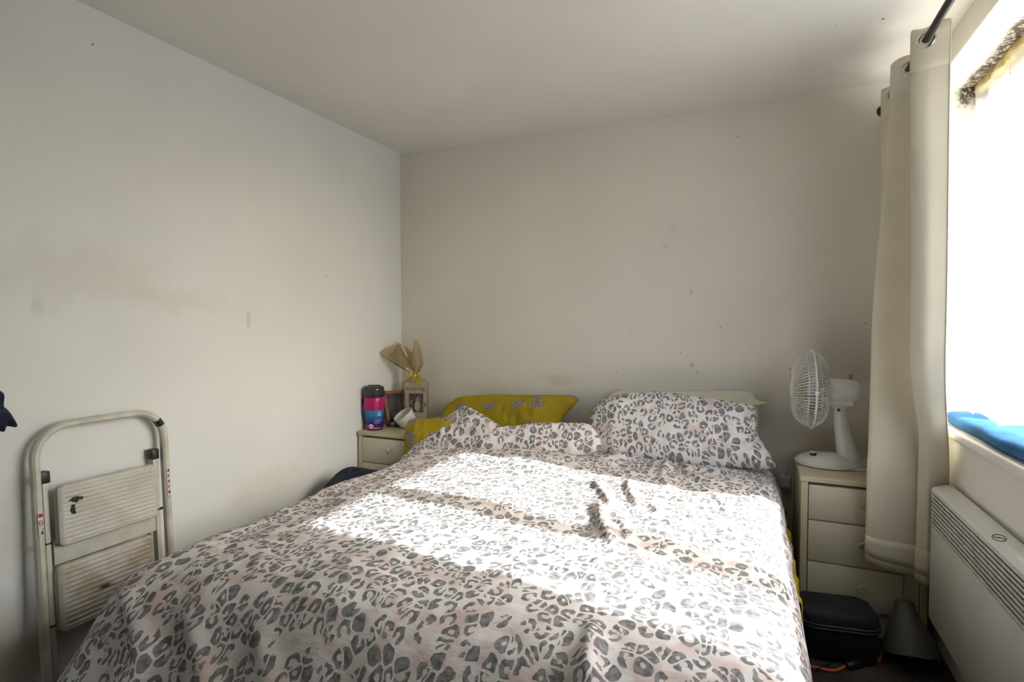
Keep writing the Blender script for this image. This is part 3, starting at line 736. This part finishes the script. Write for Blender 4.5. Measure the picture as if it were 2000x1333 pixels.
sg = thing('wrapped_sign_frame', 'whitewashed photo plaque gift wrapped in tan cellophane with gold ribbon', 'plaque', (-1.985, 2.985, CT), (0, 0, math.radians(18)))
SW, SH = .145, .262
for k in range(4):
    mesh_obj('plank', MB().rbox((-SW / 2 + k * SW / 4 + .0006, -.008, .004), (-SW / 2 + (k + 1) * SW / 4 - .0006, .008, SH), .0012), 'sign_wood', sg)
ph = MB().box((-.042, -.0105, .075), (.052, -.0085, .195))
pr = mesh_obj('picture', ph, 'photo', sg, smooth=False, uvs=[((v[0] + .042) / .094, (v[2] - .075) / .12) for v in ph.v])
bd = MB()
for a, b in (((-.046, -.011, .071), (-.042, -.0085, .199)), ((.052, -.011, .071), (.056, -.0085, .199)), ((-.046, -.011, .071), (.056, -.0085, .075)), ((-.046, -.011, .195), (.056, -.0085, .199))): bd.box(a, b)
mesh_obj('picture_border', bd, 'sign_wood', pr, smooth=False)
text_mesh('In Loving', .034, 'ink', sg, (.0, -.0092, .226), (PI / 2, 0, 0), 'lettering', .25)
mesh_obj('paw_mark', MB().lathe([(0, -.0092), (.008, -.0092), (.008, -.0085), (0, -.0085)], 14, 'y', (.06, 0, .12)).lathe([(0, -.0092), (.005, -.0092), (.005, -.0085), (0, -.0085)], 12, 'y', (.064, 0, .135)), 'ink', sg)
bo = mesh_obj('bone_ornament', MB().lathe([(0, -.016), (.014, -.015), (.014, -.008), (0, -.008)], 16, 'y', (-.052, 0, .085)).lathe([(0, -.016), (.014, -.015), (.014, -.008), (0, -.008)], 16, 'y', (-.040, 0, .068)).lathe([(0, -.016), (.012, -.015), (.012, -.008), (0, -.008)], 16, 'y', (-.058, 0, .066)), 'sign_wood', sg)
for q in ((-.052, .086), (-.043, .070), (-.057, .066)):
    mesh_obj('ink_spot', MB().lathe([(0, -.0168), (.004, -.0166), (.004, -.016), (0, -.016)], 10, 'y', (q[0], 0, q[1])), 'ink', bo)
# cellophane: box-like envelope gathered at the ribbon, then two flared lobes
KZ = .315
ringsz = [(0.001, .084, .024), (.10, .083, .023), (.22, .083, .022), (SH + .004, .082, .020), (SH + .02, .062, .020), (SH + .036, .034, .020), (KZ, .013, .012)]
Q = np.zeros((48, len(ringsz), 3))
for j, (z, rx, ry) in enumerate(ringsz):
    for k in range(48):
        a = 2 * PI * k / 48; c_, s_ = math.cos(a), math.sin(a); q = 1 / (abs(c_) ** 5 + abs(s_) ** 5) ** .2 if j < 4 else 1
        w = 1 + (.10 * math.sin(a * 11 + j) if j > 3 else 0); Q[k, j] = (rx * c_ * q * w, ry * s_ * q * w, z)
wrp = mesh_obj('wrapping', MB().grid(Q, True), 'film_clear', sg)
for sx in (-1, 1): mesh_obj('wrap_edge', MB().tube([(sx * .083, -.022, .002), (sx * .083, -.022, SH + .004), (sx * .070, -.02, SH + .008)], .0016, 6), 'ink', wrp)
def lobe(outline, mid, seed, depth):
    C = catmull(outline, 6, False); n = len(C); Q = np.zeros((n, 14, 3)); k0 = np.array((0, 0, KZ))
    for i in range(n):
        for j in range(14):
            f = j / 13; tgt = np.array((C[i][0], C[i][1], C[i][2])); p = k0 + (tgt - k0) * f
            p[1] += depth * math.sin(PI * f) * math.sin(i / (n - 1) * PI * 2.6 + seed) + .007 * math.sin(i * 1.3 + seed) * f
            p[2] += .010 * math.sin(PI * f) * math.cos(i * .9 + seed)
            Q[i, j] = p
    o = mesh_obj('wrap_lobe', MB().grid(Q), 'film', sg, angle=180)
    mesh_obj('film_edge', MB().tube([Q[i, 13] for i in range(n)], .0016, 5), MT['chest_edge'], o)
    return o
lobe([(-.055, -.02, KZ + .045), (-.12, -.035, KZ + .070), (-.20, -.05, KZ + .115), (-.215, -.04, KZ + .150), (-.165, -.02, KZ + .180), (-.12, .0, KZ + .195), (-.07, .01, KZ + .180), (-.03, .01, KZ + .145)], None, 1, .022)
lobe([(-.17, -.01, KZ + .12), (-.13, .02, KZ + .185), (-.135, .03, KZ + .205), (-.06, .03, KZ + .175), (-.02, .02, KZ + .13)], None, 4, .02)
lobe([(-.025, .0, KZ + .13), (-.01, .0, KZ + .195), (.0, -.015, KZ + .228), (.025, -.02, KZ + .215), (.042, -.02, KZ + .16), (.055, -.02, KZ + .10), (.050, -.01, KZ + .055), (.03, 0, KZ + .03)], None, 2, .018)
rb = MB()
for k in range(26):
    a = random.uniform(0, 2 * PI); r0 = random.uniform(.012, .045); cz = KZ - .012 + random.uniform(-.022, .022); rl = random.uniform(.006, .011)
    cx_, cy_ = r0 * math.cos(a) * 1.25, r0 * math.sin(a) * .5 - .012; ph_ = random.uniform(0, 6); dx_ = random.uniform(-.012, .012)
    rb.tube([(cx_ + rl * math.cos(t + ph_) + dx_ * t / 8, cy_ + rl * .6 * math.sin(t * 1.1 + ph_), cz + rl * math.sin(t + ph_) + .002 * (t - 4)) for t in np.linspace(0, 8, 18)], .0021, 5)
for dx_ in (.018, .026): rb.tube([(dx_ + .006 * math.cos(t), -.03 + .005 * math.sin(t), KZ - .015 - .0065 * t) for t in np.linspace(0, 8, 24)], .0021, 5)
rbo = mesh_obj('ribbon_bow', rb, 'gold', sg)

bw_ = thing('dish', 'white ceramic dish tipped on edge before the wrapped plaque', 'dish', (-1.945, 2.85, CT + .006), (math.radians(28), math.radians(-22), 0))
mesh_obj('dish_bowl', MB().lathe([(0, .022), (.040, .022), (.046, .026), (.058, .070), (.063, .072), (.064, .068), (.054, .006), (.048, 0.0), (0, 0.0)], 40), 'ceramic', bw_)
bw_.location.z = CT + .031
tb = thing('inhaler_tube', 'small blue grey tube with white label lying at the chest edge', 'tube', (*at(770, 834, 2, CT)[:2], CT + .0145), (0, 0, math.radians(12)))
mesh_obj('tube_body', MB().lathe([(0, -.018), (.0135, -.018), (.014, -.016), (.014, .032), (.012, .035), (0, .035)], 24, 'x'), 'teal', tb)
mesh_obj('white_label', MB().lathe([(.0142, -.016), (.0142, .002)], 24, 'x'), 'white_print', tb)
mesh_obj('cap', MB().lathe([(0, -.036), (.010, -.036), (.0115, -.034), (.0115, -.018), (0, -.018)], 24, 'x'), 'grey_cap', tb)
text_mesh('CB', .012, 'teal', tb, (-.007, -.0146, .001), (PI / 2, 0, 0), 'lettering')

# ------------------------------------------------------------------ step ladder against the left wall
LA = -.048
lad = thing('step_ladder', 'worn cream metal folding step ladder leaning on the left wall', 'ladder', (L + .090, 1.222, 0), (0, LA, 0))
NL = Vector((math.cos(LA), 0, -math.sin(LA)))                          # outward normal of the ladder plane
ML = Matrix.Translation(lad.location) @ Euler((0, LA, 0)).to_matrix().to_4x4()
def lp(px, py, off=0.0):
    """pixel on the ladder's leaning plane -> ladder-local (y, z)"""
    p0 = Vector(lad.location) + NL * off; q = ML.inverted() @ on_plane(px, py, p0, NL); return q.y, q.z
yl = (lp(60, 960)[0] + lp(82, 1333)[0]) / 2 + .014; yr = lp(331, 960)[0] - .012; zt = lp(255, 803)[1] - .012; rr = .105
path = [(0, yl, .02), (0, yl, .3), (0, yl, .6), (0, yl, zt - rr)]
path += [(0, yl + rr - rr * math.cos(a), zt - rr + rr * math.sin(a)) for a in np.linspace(0, PI / 2, 14)[1:]]
path += [(0, yr - rr + rr * math.sin(a), zt - rr + rr * math.cos(a)) for a in np.linspace(0, PI / 2, 14)]
path += [(0, yr, .6), (0, yr, .3), (0, yr, .02)]
fm = mesh_obj('front_frame', MB().sweep_rect(path, .023, .032), 'ladder', lad)
mesh_obj('chipped_paint', MB().sweep_rect([(0, yr - rr + rr * math.sin(a), zt - rr + rr * math.cos(a)) for a in np.linspace(.85, 1.12, 6)], .0240, .0332), 'black', fm)
for y in (yl, yr): mesh_obj('rubber_foot', MB().rbox((-.019, y - .012, 0), (.019, y + .012, .03), .004), 'black', lad)
y1, z1 = lp(88, 932, -.02); y2, z2 = lp(304, 886, -.02)
yi, yj = yl + .030, yr - .032
for y, z in ((yi, z1), (yj, z2)):
    rl = mesh_obj('rear_leg', MB().rbox((-.034, y - .008, .0), (-.008, y + .008, z - .005), .003), 'ladder_side', lad)
    mesh_obj('end_cap', MB().rbox((-.038, y - .0135, z - .020), (-.002, y + .0135, z + .020), .004), 'black', rl)
def tread(quad, off, mat, name='tread'):
    pts = [lp(*q, off) for q in quad]; ya = (pts[0][0] + pts[3][0]) / 2; yb = (pts[1][0] + pts[2][0]) / 2
    za = (pts[2][1] + pts[3][1]) / 2; zb = (pts[0][1] + pts[1][1]) / 2; w, h = yb - ya, zb - za
    ny, nz = 40, 150; y = np.linspace(-w / 2, w / 2, ny); z = np.linspace(-h / 2, h / 2, nz); Y, Z = np.meshgrid(y, z, indexing='ij')
    r_ = .018; dxy = np.maximum(0, np.maximum(np.abs(Y) - (w / 2 - .016), 0)); inn = (np.abs(Y) < w / 2 - .022) & (np.abs(Z) < h / 2 - .012)
    rib = np.where(inn, .0022 * np.clip(np.sin(Z / (h - .024) * 2 * PI * 12) * 1.8, -1, 1), .0)
    ed = np.minimum(np.minimum(w / 2 - np.abs(Y), h / 2 - np.abs(Z)), .007) / .007
    # round the plate's corners in plan
    cyy = np.maximum(np.abs(Y) - (w / 2 - r_), 0); czz = np.maximum(np.abs(Z) - (h / 2 - r_), 0); dd = np.hypot(cyy, czz); mx = np.maximum(cyy, czz)
    k = np.where(dd > 1e-9, mx / np.maximum(dd, 1e-9), 1)
    Yn = np.sign(Y) * (np.minimum(np.abs(Y), w / 2 - r_) + cyy * k); Zn = np.sign(Z) * (np.minimum(np.abs(Z), h / 2 - r_) + czz * k)
    X = .012 + rib - .008 * (1 - np.sqrt(np.clip(1 - (1 - ed) ** 2, 0, 1)))
    mb = MB().grid(np.stack([X, Yn, Zn], -1)); mb.plate(w, h, .016, r_, 'x', (-.004, 0, 0))
    t = mesh_obj(name, mb, mat, lad, angle=60); t.location = (off, (ya + yb) / 2, (za + zb) / 2)
    return t, w, h
t1, w1, h1 = tread([(110, 948), (304, 908), (305, 1010), (116, 1068)], .022, 'tread_a')
t2, w2, h2 = tread([(107, 1106), (300, 1047), (302, 1165), (120, 1226)], .012, 'tread_b')
for t_, w_, h_ in ((t1, w1, h1), (t2, w2, h2)):
    for s_ in (-1, 1): mesh_obj('tread_bracket', MB().rbox((-.020, s_ * (w_ / 2 - .002) - .003, -h_ / 2 + .01), (-.002, s_ * (w_ / 2 - .002) + .003, h_ / 2 - .02), .002), 'ladder_side', t_)
za = lp(100, 1063)[1]; zb = lp(100, 1228)[1]
for z in (za, zb): mesh_obj('pivot_rod', MB().tube([(-.012, yl + .005, z), (-.012, yr - .005, z)], .005, 10), 'black', lad)
zc0, zc1 = lp(110, 1100)[1], lp(110, 1066)[1]
mesh_obj('crossbar', MB().rbox((-.012, yi + .012, zc0 - .01), (-.004, yj - .012, zc1 + .02), .003), 'ladder_side', lad)
st1 = mesh_obj('warning_sticker', MB().rbox((.0165, yl - .0075, lp(66, 1050)[1]), (.0178, yl + .0075, lp(66, 1004)[1]), .0004), 'sticker', lad)
zz = (lp(66, 1050)[1] + lp(66, 1004)[1]) / 2
mesh_obj('red_band', MB().box((.0178, -.006 + yl, zz + .024), (.0184, yl + .006, zz + .036)), 'red', st1, smooth=False)
mesh_obj('red_circle', MB().tube([(.0182, yl + .0055 * math.cos(a), zz + .006 + .0085 * math.sin(a)) for a in np.linspace(0, 2 * PI, 20, endpoint=False)], .0011, 5, True).tube([(.0182, yl - .004, zz + .011), (.0182, yl + .004, zz + .001)], .001, 5), 'red', st1)
mesh_obj('black_mark', MB().box((.0178, yl - .001, zz - .032), (.0183, yl + .005, zz - .022)).box((.0178, yl + .003, zz - .020), (.0183, yl + .0045, zz - .012)), 'ink', st1, smooth=False)
s2a, s2b = lp(327, 975)[1], lp(327, 912)[1]
st2 = mesh_obj('pictogram_sticker', MB().rbox((.0165, yr - .0065, s2a), (.0178, yr + .0065, s2b), .0004), 'sticker', lad)
for k in range(6):
    z = s2a + (s2b - s2a) * (k + .5) / 6; mm = MB()
    if k == 0: mm.tube([(.0182, yr - .005, z - .006), (.0182, yr + .005, z - .006), (.0182, yr, z + .006)], .0008, 4, True)
    else: mm.box((.0178, yr - .004, z - .006), (.0183, yr + .001 + .003 * (k % 2), z + .002)).box((.0178, yr - .001, z + .003), (.0183, yr + .003, z + .006))
    mesh_obj('pictogram', mm, 'red' if k in (2, 3) else 'ink', st2, smooth=False)

# dark cloth hanging at the photograph's left edge
nv = thing('hanging_cloth', 'dark navy cloth hanging on the left wall at the photo edge', 'cloth', (L + .09, .86, 1.0))
ol = [(-60, 735), (-20, 752), (3, 766), (5, 770), (1, 780), (-4, 787), (-1, 793), (10, 797), (20, 808), (28, 821), (33, 831), (29, 835), (13, 833), (9, 841), (4, 844), (-10, 840), (-70, 850), (-90, 800)]
pts = [(lambda q: (q.y - .86, q.z - 1.0))(at(x, y, 0, L + .09)) for x, y in ol]; Cc = catmull(pts, 4); cen = Cc.mean(0)
mb = MB()
for s_ in (1, -1):
    rs = np.linspace(0, 1, 12); A = cen + (Cc - cen)[:, None, :] * rs[None, :, None]; th = s_ * (.003 + .022 * (1 - rs ** 4)[None, :] * (1 + .5 * vnoise(A[..., 0], A[..., 1], 30, 4)))
    mb.grid(np.stack([th * np.ones(A.shape[:2]), A[..., 0], A[..., 1]], -1), True)
mesh_obj('cloth_body', mb, 'navy', nv, angle=180)
mesh_obj('hook', MB().tube([(-.088, -.07, .06), (-.03, -.07, .06), (.02, -.07, .065), (.03, -.07, .09)], .005, 8), 'chrome', nv)

# ------------------------------------------------------------------ curtain, rod and net
RX, RZ = .507, 2.237
rod = thing('curtain_rod', 'black metal curtain rod running along the window wall', 'rod', (RX, 1.90, RZ))
mesh_obj('pole', MB().tube([(0, -1.3, 0), (0, 1.02, 0)], .0120, 14), 'rod', rod)
mesh_obj('finial', MB().lathe([(0, 1.012), (.012, 1.014), (.014, 1.022), (.022, 1.030), (.026, 1.045), (.022, 1.060), (.010, 1.070), (0, 1.072)], 24, 'y'), 'rod', rod)
for y in (-.9, .96): mesh_obj('bracket', MB().tube([(0, y, -.012), (.08, y, -.02), (W - RX - .002, y, -.02)], .006, 8).rbox((W - RX - .008, y - .018, -.06), (W - RX - .001, y + .018, .02), .003), 'rod', rod)

cur = thing('curtain', 'cream eyelet curtain gathered at the far end of the window', 'curtain', (RX, 2.6, RZ))
# plan outline of the gathered cloth (x, y): at the rod, and at the hem
top = [(.594, 2.345), (.570, 2.352), (.530, 2.365), (.502, 2.385), (.495, 2.41), (.510, 2.45), (.575, 2.50), (.600, 2.53), (.585, 2.565), (.530, 2.605), (.488, 2.635), (.482, 2.66), (.510, 2.70), (.575, 2.74), (.595, 2.77), (.570, 2.82), (.520, 2.88), (.502, 2.95), (.540, 3.04)]
mid = [(.618, 2.395), (.590, 2.395), (.555, 2.40), (.530, 2.42), (.523, 2.44), (.535, 2.47), (.575, 2.50), (.600, 2.53), (.585, 2.55), (.530, 2.57), (.460, 2.59), (.432, 2.605), (.440, 2.64), (.500, 2.69), (.580, 2.73), (.600, 2.79), (.56, 2.87), (.52, 2.96), (.56, 3.06)]
bot = [(.670, 2.545), (.650, 2.528), (.628, 2.514), (.605, 2.508), (.590, 2.515), (.582, 2.525), (.575, 2.542), (.590, 2.555), (.570, 2.552), (.530, 2.540), (.470, 2.525), (.425, 2.530), (.412, 2.545), (.425, 2.560), (.500, 2.570), (.600, 2.580), (.655, 2.64), (.660, 2.82), (.662, 3.06)]
top = [(x * .959, y * .959) for x, y in top[:-1]] + [(.600, 3.085)]
mid = [(x * k, y * k) for (x, y), k in zip(mid, np.linspace(.938, 1.0, len(mid)))]; mid[-1] = (.610, 3.085); bot[-1] = (.664, 3.085)
ct, cm, cb = (catmull(q, 10, False) for q in (top, mid, bot)); nz_ = 70; Q = np.zeros((len(ct), nz_, 3)); uvq = np.zeros((len(ct), nz_, 2))
ZT, ZB = RZ + .045, .335
for j in range(nz_):
    f = j / (nz_ - 1)
    if f < .55: g_ = f / .55; g_ = g_ * g_ * (3 - 2 * g_); xy = ct + (cm - ct) * g_
    else: g_ = min(1, (f - .55) / .265); g_ = g_ * g_ * (3 - 2 * g_); xy = cm + (cb - cm) * g_
    Q[:, j, :2] = xy; Q[:, j, 2] = ZT + (ZB - ZT) * f
idx = np.arange(len(ct)) / len(ct)
Q[:, :, 0] += .004 * vnoise(idx[:, None] * 14 + 0 * Q[:, :, 2], Q[:, :, 2] * 1.6, 1, 12) * (np.arange(nz_) / nz_)[None, :]
Q[:, -8:, 2] += .030 * np.sin(idx * 9 + 1.5)[:, None] * np.linspace(0, 1, 8)[None, :] - .075 * np.clip(1 - idx * 3.4, 0, 1)[:, None] * np.linspace(0, 1, 8)[None, :]
Q[:, 0, 2] += .006 * np.sin(idx * 40)
Q -= np.array((RX, 2.6, RZ))
cl = mesh_obj('curtain_fabric', MB().grid(Q), 'curtain', cur, angle=180); m = cl.modifiers.new('thick', 'SOLIDIFY'); m.thickness = .003; m.offset = 0
hem = MB().grid(Q[:, -5:-1, :] * 1.0); hm = mesh_obj('hem', hem, 'curtain', cl, angle=180); m = hm.modifiers.new('thick', 'SOLIDIFY'); m.thickness = .0056; m.offset = 0
hd = MB().grid(Q[:, 0:6, :]); hh = mesh_obj('heading_tape', hd, 'curtain', cl, angle=180); m = hh.modifiers.new('thick', 'SOLIDIFY'); m.thickness = .0052; m.offset = 0
le = MB().grid(Q[0:3, :, :]); he = mesh_obj('side_hem', le, 'curtain', cl, angle=180); m = he.modifiers.new('thick', 'SOLIDIFY'); m.thickness = .0062; m.offset = 0
# eyelets where the cloth crosses the rod
cross = []
for i in range(len(ct) - 1):
    if (ct[i][0] - RX) * (ct[i + 1][0] - RX) < 0:
        f = (RX - ct[i][0]) / (ct[i + 1][0] - ct[i][0]); tg = ct[i + 1] - ct[i]; cross.append((ct[i][1] + f * tg[1], tg / np.hypot(*tg)))
for y, tg in cross:
    tv = Vector((tg[0], tg[1], 0)); up = Vector((0, 0, 1)); ctr = Vector((0, y - 2.6, 0)); rg = MB()
    rg.tube([ctr + tv * .024 * math.cos(a) + up * .024 * math.sin(a) for a in np.linspace(0, 2 * PI, 32, endpoint=False)], .0048, 8, True)
    mesh_obj('eyelet_ring', rg, 'chrome', cur)

def net():
    n, mz = 260, 60; y = np.linspace(WY0 + .03, 2.955, n); f = np.linspace(0, 1, mz); Yv, Fv = np.meshgrid(y, f, indexing='ij')
    fold = .018 * np.sin(Yv * 34 + .6 * np.sin(Yv * 9)) * (.55 + .45 * Fv) + .010 * vnoise(Yv, Fv, 6, 21)
    X = .838 - (.075) * Fv ** 1.6 + fold * .9
    Z = 2.262 + (.965 - 2.262) * Fv + .012 * np.sin(Yv * 23) * Fv ** 6
    Yy = Yv - .06 * Fv * (Yv - 1.1) / 1.8 * 1.5
    pudd = np.maximum(0, Fv - .93) / .07
    X -= .020 * pudd * (1 + .7 * vnoise(Yv, Fv, 11, 5)); Z = np.maximum(Z, .962 + .006 * vnoise(Yv, Fv, 20, 8))
    o = mesh_obj('net_curtain', MB().grid(np.stack([X, Yy, Z], -1)), 'net', uvs=np.stack([Yv, Z], -1).reshape(-1, 2), angle=180)
    tag(o, 'white lace net curtain hanging over the window panes', 'net curtain'); return o
net()
struct('frame_packing', MB().rbox((.842, WY0 + .01, 2.268), (.874, WY1 - .01, WZ1 - .005), .004), plain('yellowed_sealant', (.50, .38, .16), .8, .3, 18), win, smooth=True)

# blue pad on the sill
ny, nx = 120, 24; yy = np.linspace(1.25, 2.70, ny); Q = np.zeros((ny, nx * 2, 3))
for i, y in enumerate(yy):
    endr = min(1, math.sqrt(max(0, 1 - max(0, (y - 2.60) / .10) ** 2)) + .001)
    for j in range(nx * 2):
        a = 2 * PI * j / (nx * 2); cx_, rx_ = .772, .097 * (.62 + .38 * endr); sq = 1 / (abs(math.cos(a)) ** 4 + abs(math.sin(a)) ** 4) ** .25
        rz_ = .024 * (.35 + .65 * endr) + .003 * float(vnoise(y, math.cos(a) * .12, 8, 3)) * max(0, math.sin(a))
        Q[i, j] = (cx_ - (1 - endr) * .0 + rx_ * math.cos(a) * sq + .004 * math.sin(y * 17), y, .9085 + rz_ * (1 + math.sin(a) * sq * .98))
Pd = np.concatenate([Q, Q[:, :1]], 1)
mb = MB().grid(Pd); mb.f += [tuple(range(nx * 2)), tuple((ny - 1) * (nx * 2 + 1) + j for j in range(nx * 2))]
po_ = mesh_obj('window_pad', mb, 'blue_pad'); tag(po_, 'bright blue padded towel laid along the window sill', 'towel')

# ------------------------------------------------------------------ panel heater under the window
hx0 = .607; hy1 = at(1820, 945, 0, hx0).y; hy0 = hy1 - 1.18; hz1 = at(1820, 945, 0, hx0).z - .012; hz0 = at(1824, 1225, 0, hx0).z
hg = at(1822, 1030, 0, hx0).z
ht = thing('panel_heater', 'white electric panel heater with slotted grille under the window', 'heater', (hx0, hy0, 0))
hl = hy1 - hy0
mesh_obj('front_panel', MB().rbox((0, 0, hz0), (.012, hl, hg), .004), 'heater', ht)
mesh_obj('casing', MB().rbox((.022, .004, hz0 + .006), (.062, hl - .004, hz1 - .004), .004), 'heater_slat', ht)
for y in (.15, hl - .19): mesh_obj('wall_bracket', MB().box((.06, y, hz0 + .1), (W - hx0 - .001, y + .04, hz1 - .08)), 'heater_slat', ht, smooth=False)
for y in (0, hl - .006): mesh_obj('end_cap', MB().rbox((.0, y, hz0), (.064, y + .006, hz1), .002), 'heater', ht)
tp = [(0, hz1 - .020), (0, hz1 - .006), (.006, hz1), (.045, hz1 + .012), (.066, hz1 + .008), (.066, hz1 - .01), (.010, hz1 - .012), (.010, hz1 - .020)]
mb = MB(); n_ = len(tp)
mb.add([(x, 0, z) for x, z in tp] + [(x, hl, z) for x, z in tp], [tuple(range(n_)), tuple(range(n_, 2 * n_))] + [(i, (i + 1) % n_, n_ + (i + 1) % n_, n_ + i) for i in range(n_)])
cap = mesh_obj('top_cap', mb, 'heater', ht, angle=30)
ns = 8; zlo, zhi = hg + .003, hz1 - .022
for k in range(ns):
    z = zlo + (zhi - zlo) * (k + .15) / ns
    mesh_obj('slat', MB().add([(.0, .006, z), (.0, .006, z + .0098), (.012, .006, z + .0015), (.012, .006, z - .003), (.0, hl - .006, z), (.0, hl - .006, z + .0098), (.012, hl - .006, z + .0015), (.012, hl - .006, z - .003)],
                              [(0, 1, 2, 3), (4, 5, 6, 7), (0, 1, 5, 4), (1, 2, 6, 5), (2, 3, 7, 6), (3, 0, 4, 7)]), 'heater_slat', ht, smooth=False)
mesh_obj('grille_gap_shade', MB().box((.018, .006, hg - .002), (.0215, hl - .006, hz1 - .015)), 'gap_shade', ht, smooth=False)  # dark sheet behind the slats paints shade into the slots
lg = at(1978, 1055, 2, hz1 + .006); ly = lg.y - hy0
zt_ = lambda x: hz1 + .012 * (x - .006) / .039 + .0007
mesh_obj('round_logo', MB().tube([(.026 + .013 * math.cos(a), ly + .026 * math.sin(a), zt_(.026 + .013 * math.cos(a))) for a in np.linspace(0, 2 * PI, 28, endpoint=False)], .0012, 5, True).tube([(.018, ly + .012, zt_(.018)), (.026, ly - .002, zt_(.026)), (.026, ly + .004, zt_(.026)), (.034, ly - .012, zt_(.034))], .0012, 5), 'ink', cap)

# ------------------------------------------------------------------ floor things on the right
cs = thing('zipped_case', 'black rounded storage case on the floor before the right chest', 'case', (.305, 2.485, 0), (0, 0, math.radians(9)))
def rplan(w, d, r, n=8):
    pts = []
    for k, (sx, sy) in enumerate(((1, 1), (-1, 1), (-1, -1), (1, -1))):
        for i in range(n + 1):
            a = PI / 2 * (k + i / n); pts.append((sx * (w / 2 - r) + r * math.cos(a), sy * (d / 2 - r) + r * math.sin(a)))
    return pts
def stack(levels):
    mb = MB(); n = len(levels[0][1]); vs = []
    for z, pl_ in levels: vs += [(x, y, z) for x, y in pl_]
    m = len(levels); fs = [(i * n + k, i * n + (k + 1) % n, (i + 1) * n + (k + 1) % n, (i + 1) * n + k) for i in range(m - 1) for k in range(n)]
    return mb.add(vs, fs + [tuple(range(n))[::-1], tuple(range((m - 1) * n, m * n))])
cw, cdp, chh = .275, .20, .185
mesh_obj('case_body', stack([(.0, rplan(cw - .02, cdp - .02, .05)), (.008, rplan(cw - .006, cdp - .006, .055)), (.125, rplan(cw, cdp, .06))]), 'case', cs)
ldd = mesh_obj('case_lid', stack([(.130, rplan(cw + .004, cdp + .004, .06)), (.168, rplan(cw, cdp, .06)), (.180, rplan(cw - .012, cdp - .012, .055)), (chh, rplan(cw - .035, cdp - .035, .045))]), 'case', cs)
for z in (.128, .140): mesh_obj('zip_trim', stack([(z - .004, rplan(cw + .008, cdp + .008, .062)), (z - .002, rplan(cw + .012, cdp + .012, .063)), (z + .002, rplan(cw + .012, cdp + .012, .063)), (z + .004, rplan(cw + .008, cdp + .008, .062))]), 'case_trim', cs)

# lamp: conical shade resting on the floor, chrome stem leaning up behind the curtain
tipP = at(1774, 1203, 1, 2.42); rimL = at(1727, 1283, 2, .02); rimR = at(1821, 1327, 2, .01)
lm = thing('lamp', 'grey cone shade lamp with chrome stem standing by the heater', 'lamp', (.555, 2.480, .040), (math.radians(-24), math.radians(-3), 0))
mesh_obj('shade', MB().lathe([(.090, .006), (.091, .0), (.094, .002), (.090, .02), (.068, .09), (.046, .135), (.036, .165), (.034, .185), (.020, .190), (0, .191)], 40), 'lamp_shade', lm)
mesh_obj('stem', MB().tube([(0, 0, .188), (.002, -.006, .22), (.006, -.032, .28), (.010, -.070, .36), (.012, -.095, .42)], .0055, 12), 'chrome', lm)
mesh_obj('stem_joint', MB().rbox((.004, -.107, .412), (.022, -.087, .438), .005), 'black', lm)

cb_ = thing('orange_cable', 'orange extension cable with black connector on the floor', 'cable', (.36, 2.38, 0))
q = lambda x, y, z=.006: tuple(Vector(at(x, y, 2, z)) - Vector((.36, 2.38, 0)))
mesh_obj('cord', MB().tube(catmull([q(1540, 1290), q(1575, 1300), q(1600, 1306), q(1630, 1311), q(1652, 1302), q(1664, 1299), q(1682, 1296), q(1702, 1297), q(1716, 1291), q(1724, 1276), q(1732, 1262), q(1750, 1254)], 8, False), .0052, 8), 'orange', cb_)
a_, b_ = Vector(q(1654, 1302, .012)), Vector(q(1684, 1296, .012))
mesh_obj('connector', MB().tube([a_, a_ + (b_ - a_) * .12, a_ + (b_ - a_) * .5, a_ + (b_ - a_) * .88, b_], [.010, .016, .017, .016, .010], 10), 'black', cb_)
bk = thing('black_cable', 'thin black cable curling out under the bed by the orange lead', 'cable', (.28, 2.38, 0))
q2 = lambda x, y, z=.004: tuple(Vector(at(x, y, 2, z)) - Vector((.28, 2.38, 0)))
mesh_obj('cord', MB().tube(catmull([q2(1560, 1312), q2(1592, 1308, .014), q2(1610, 1302), q2(1626, 1294), q2(1628, 1284), q2(1620, 1275), q2(1600, 1268)], 8, False), .003, 8), 'black', bk)
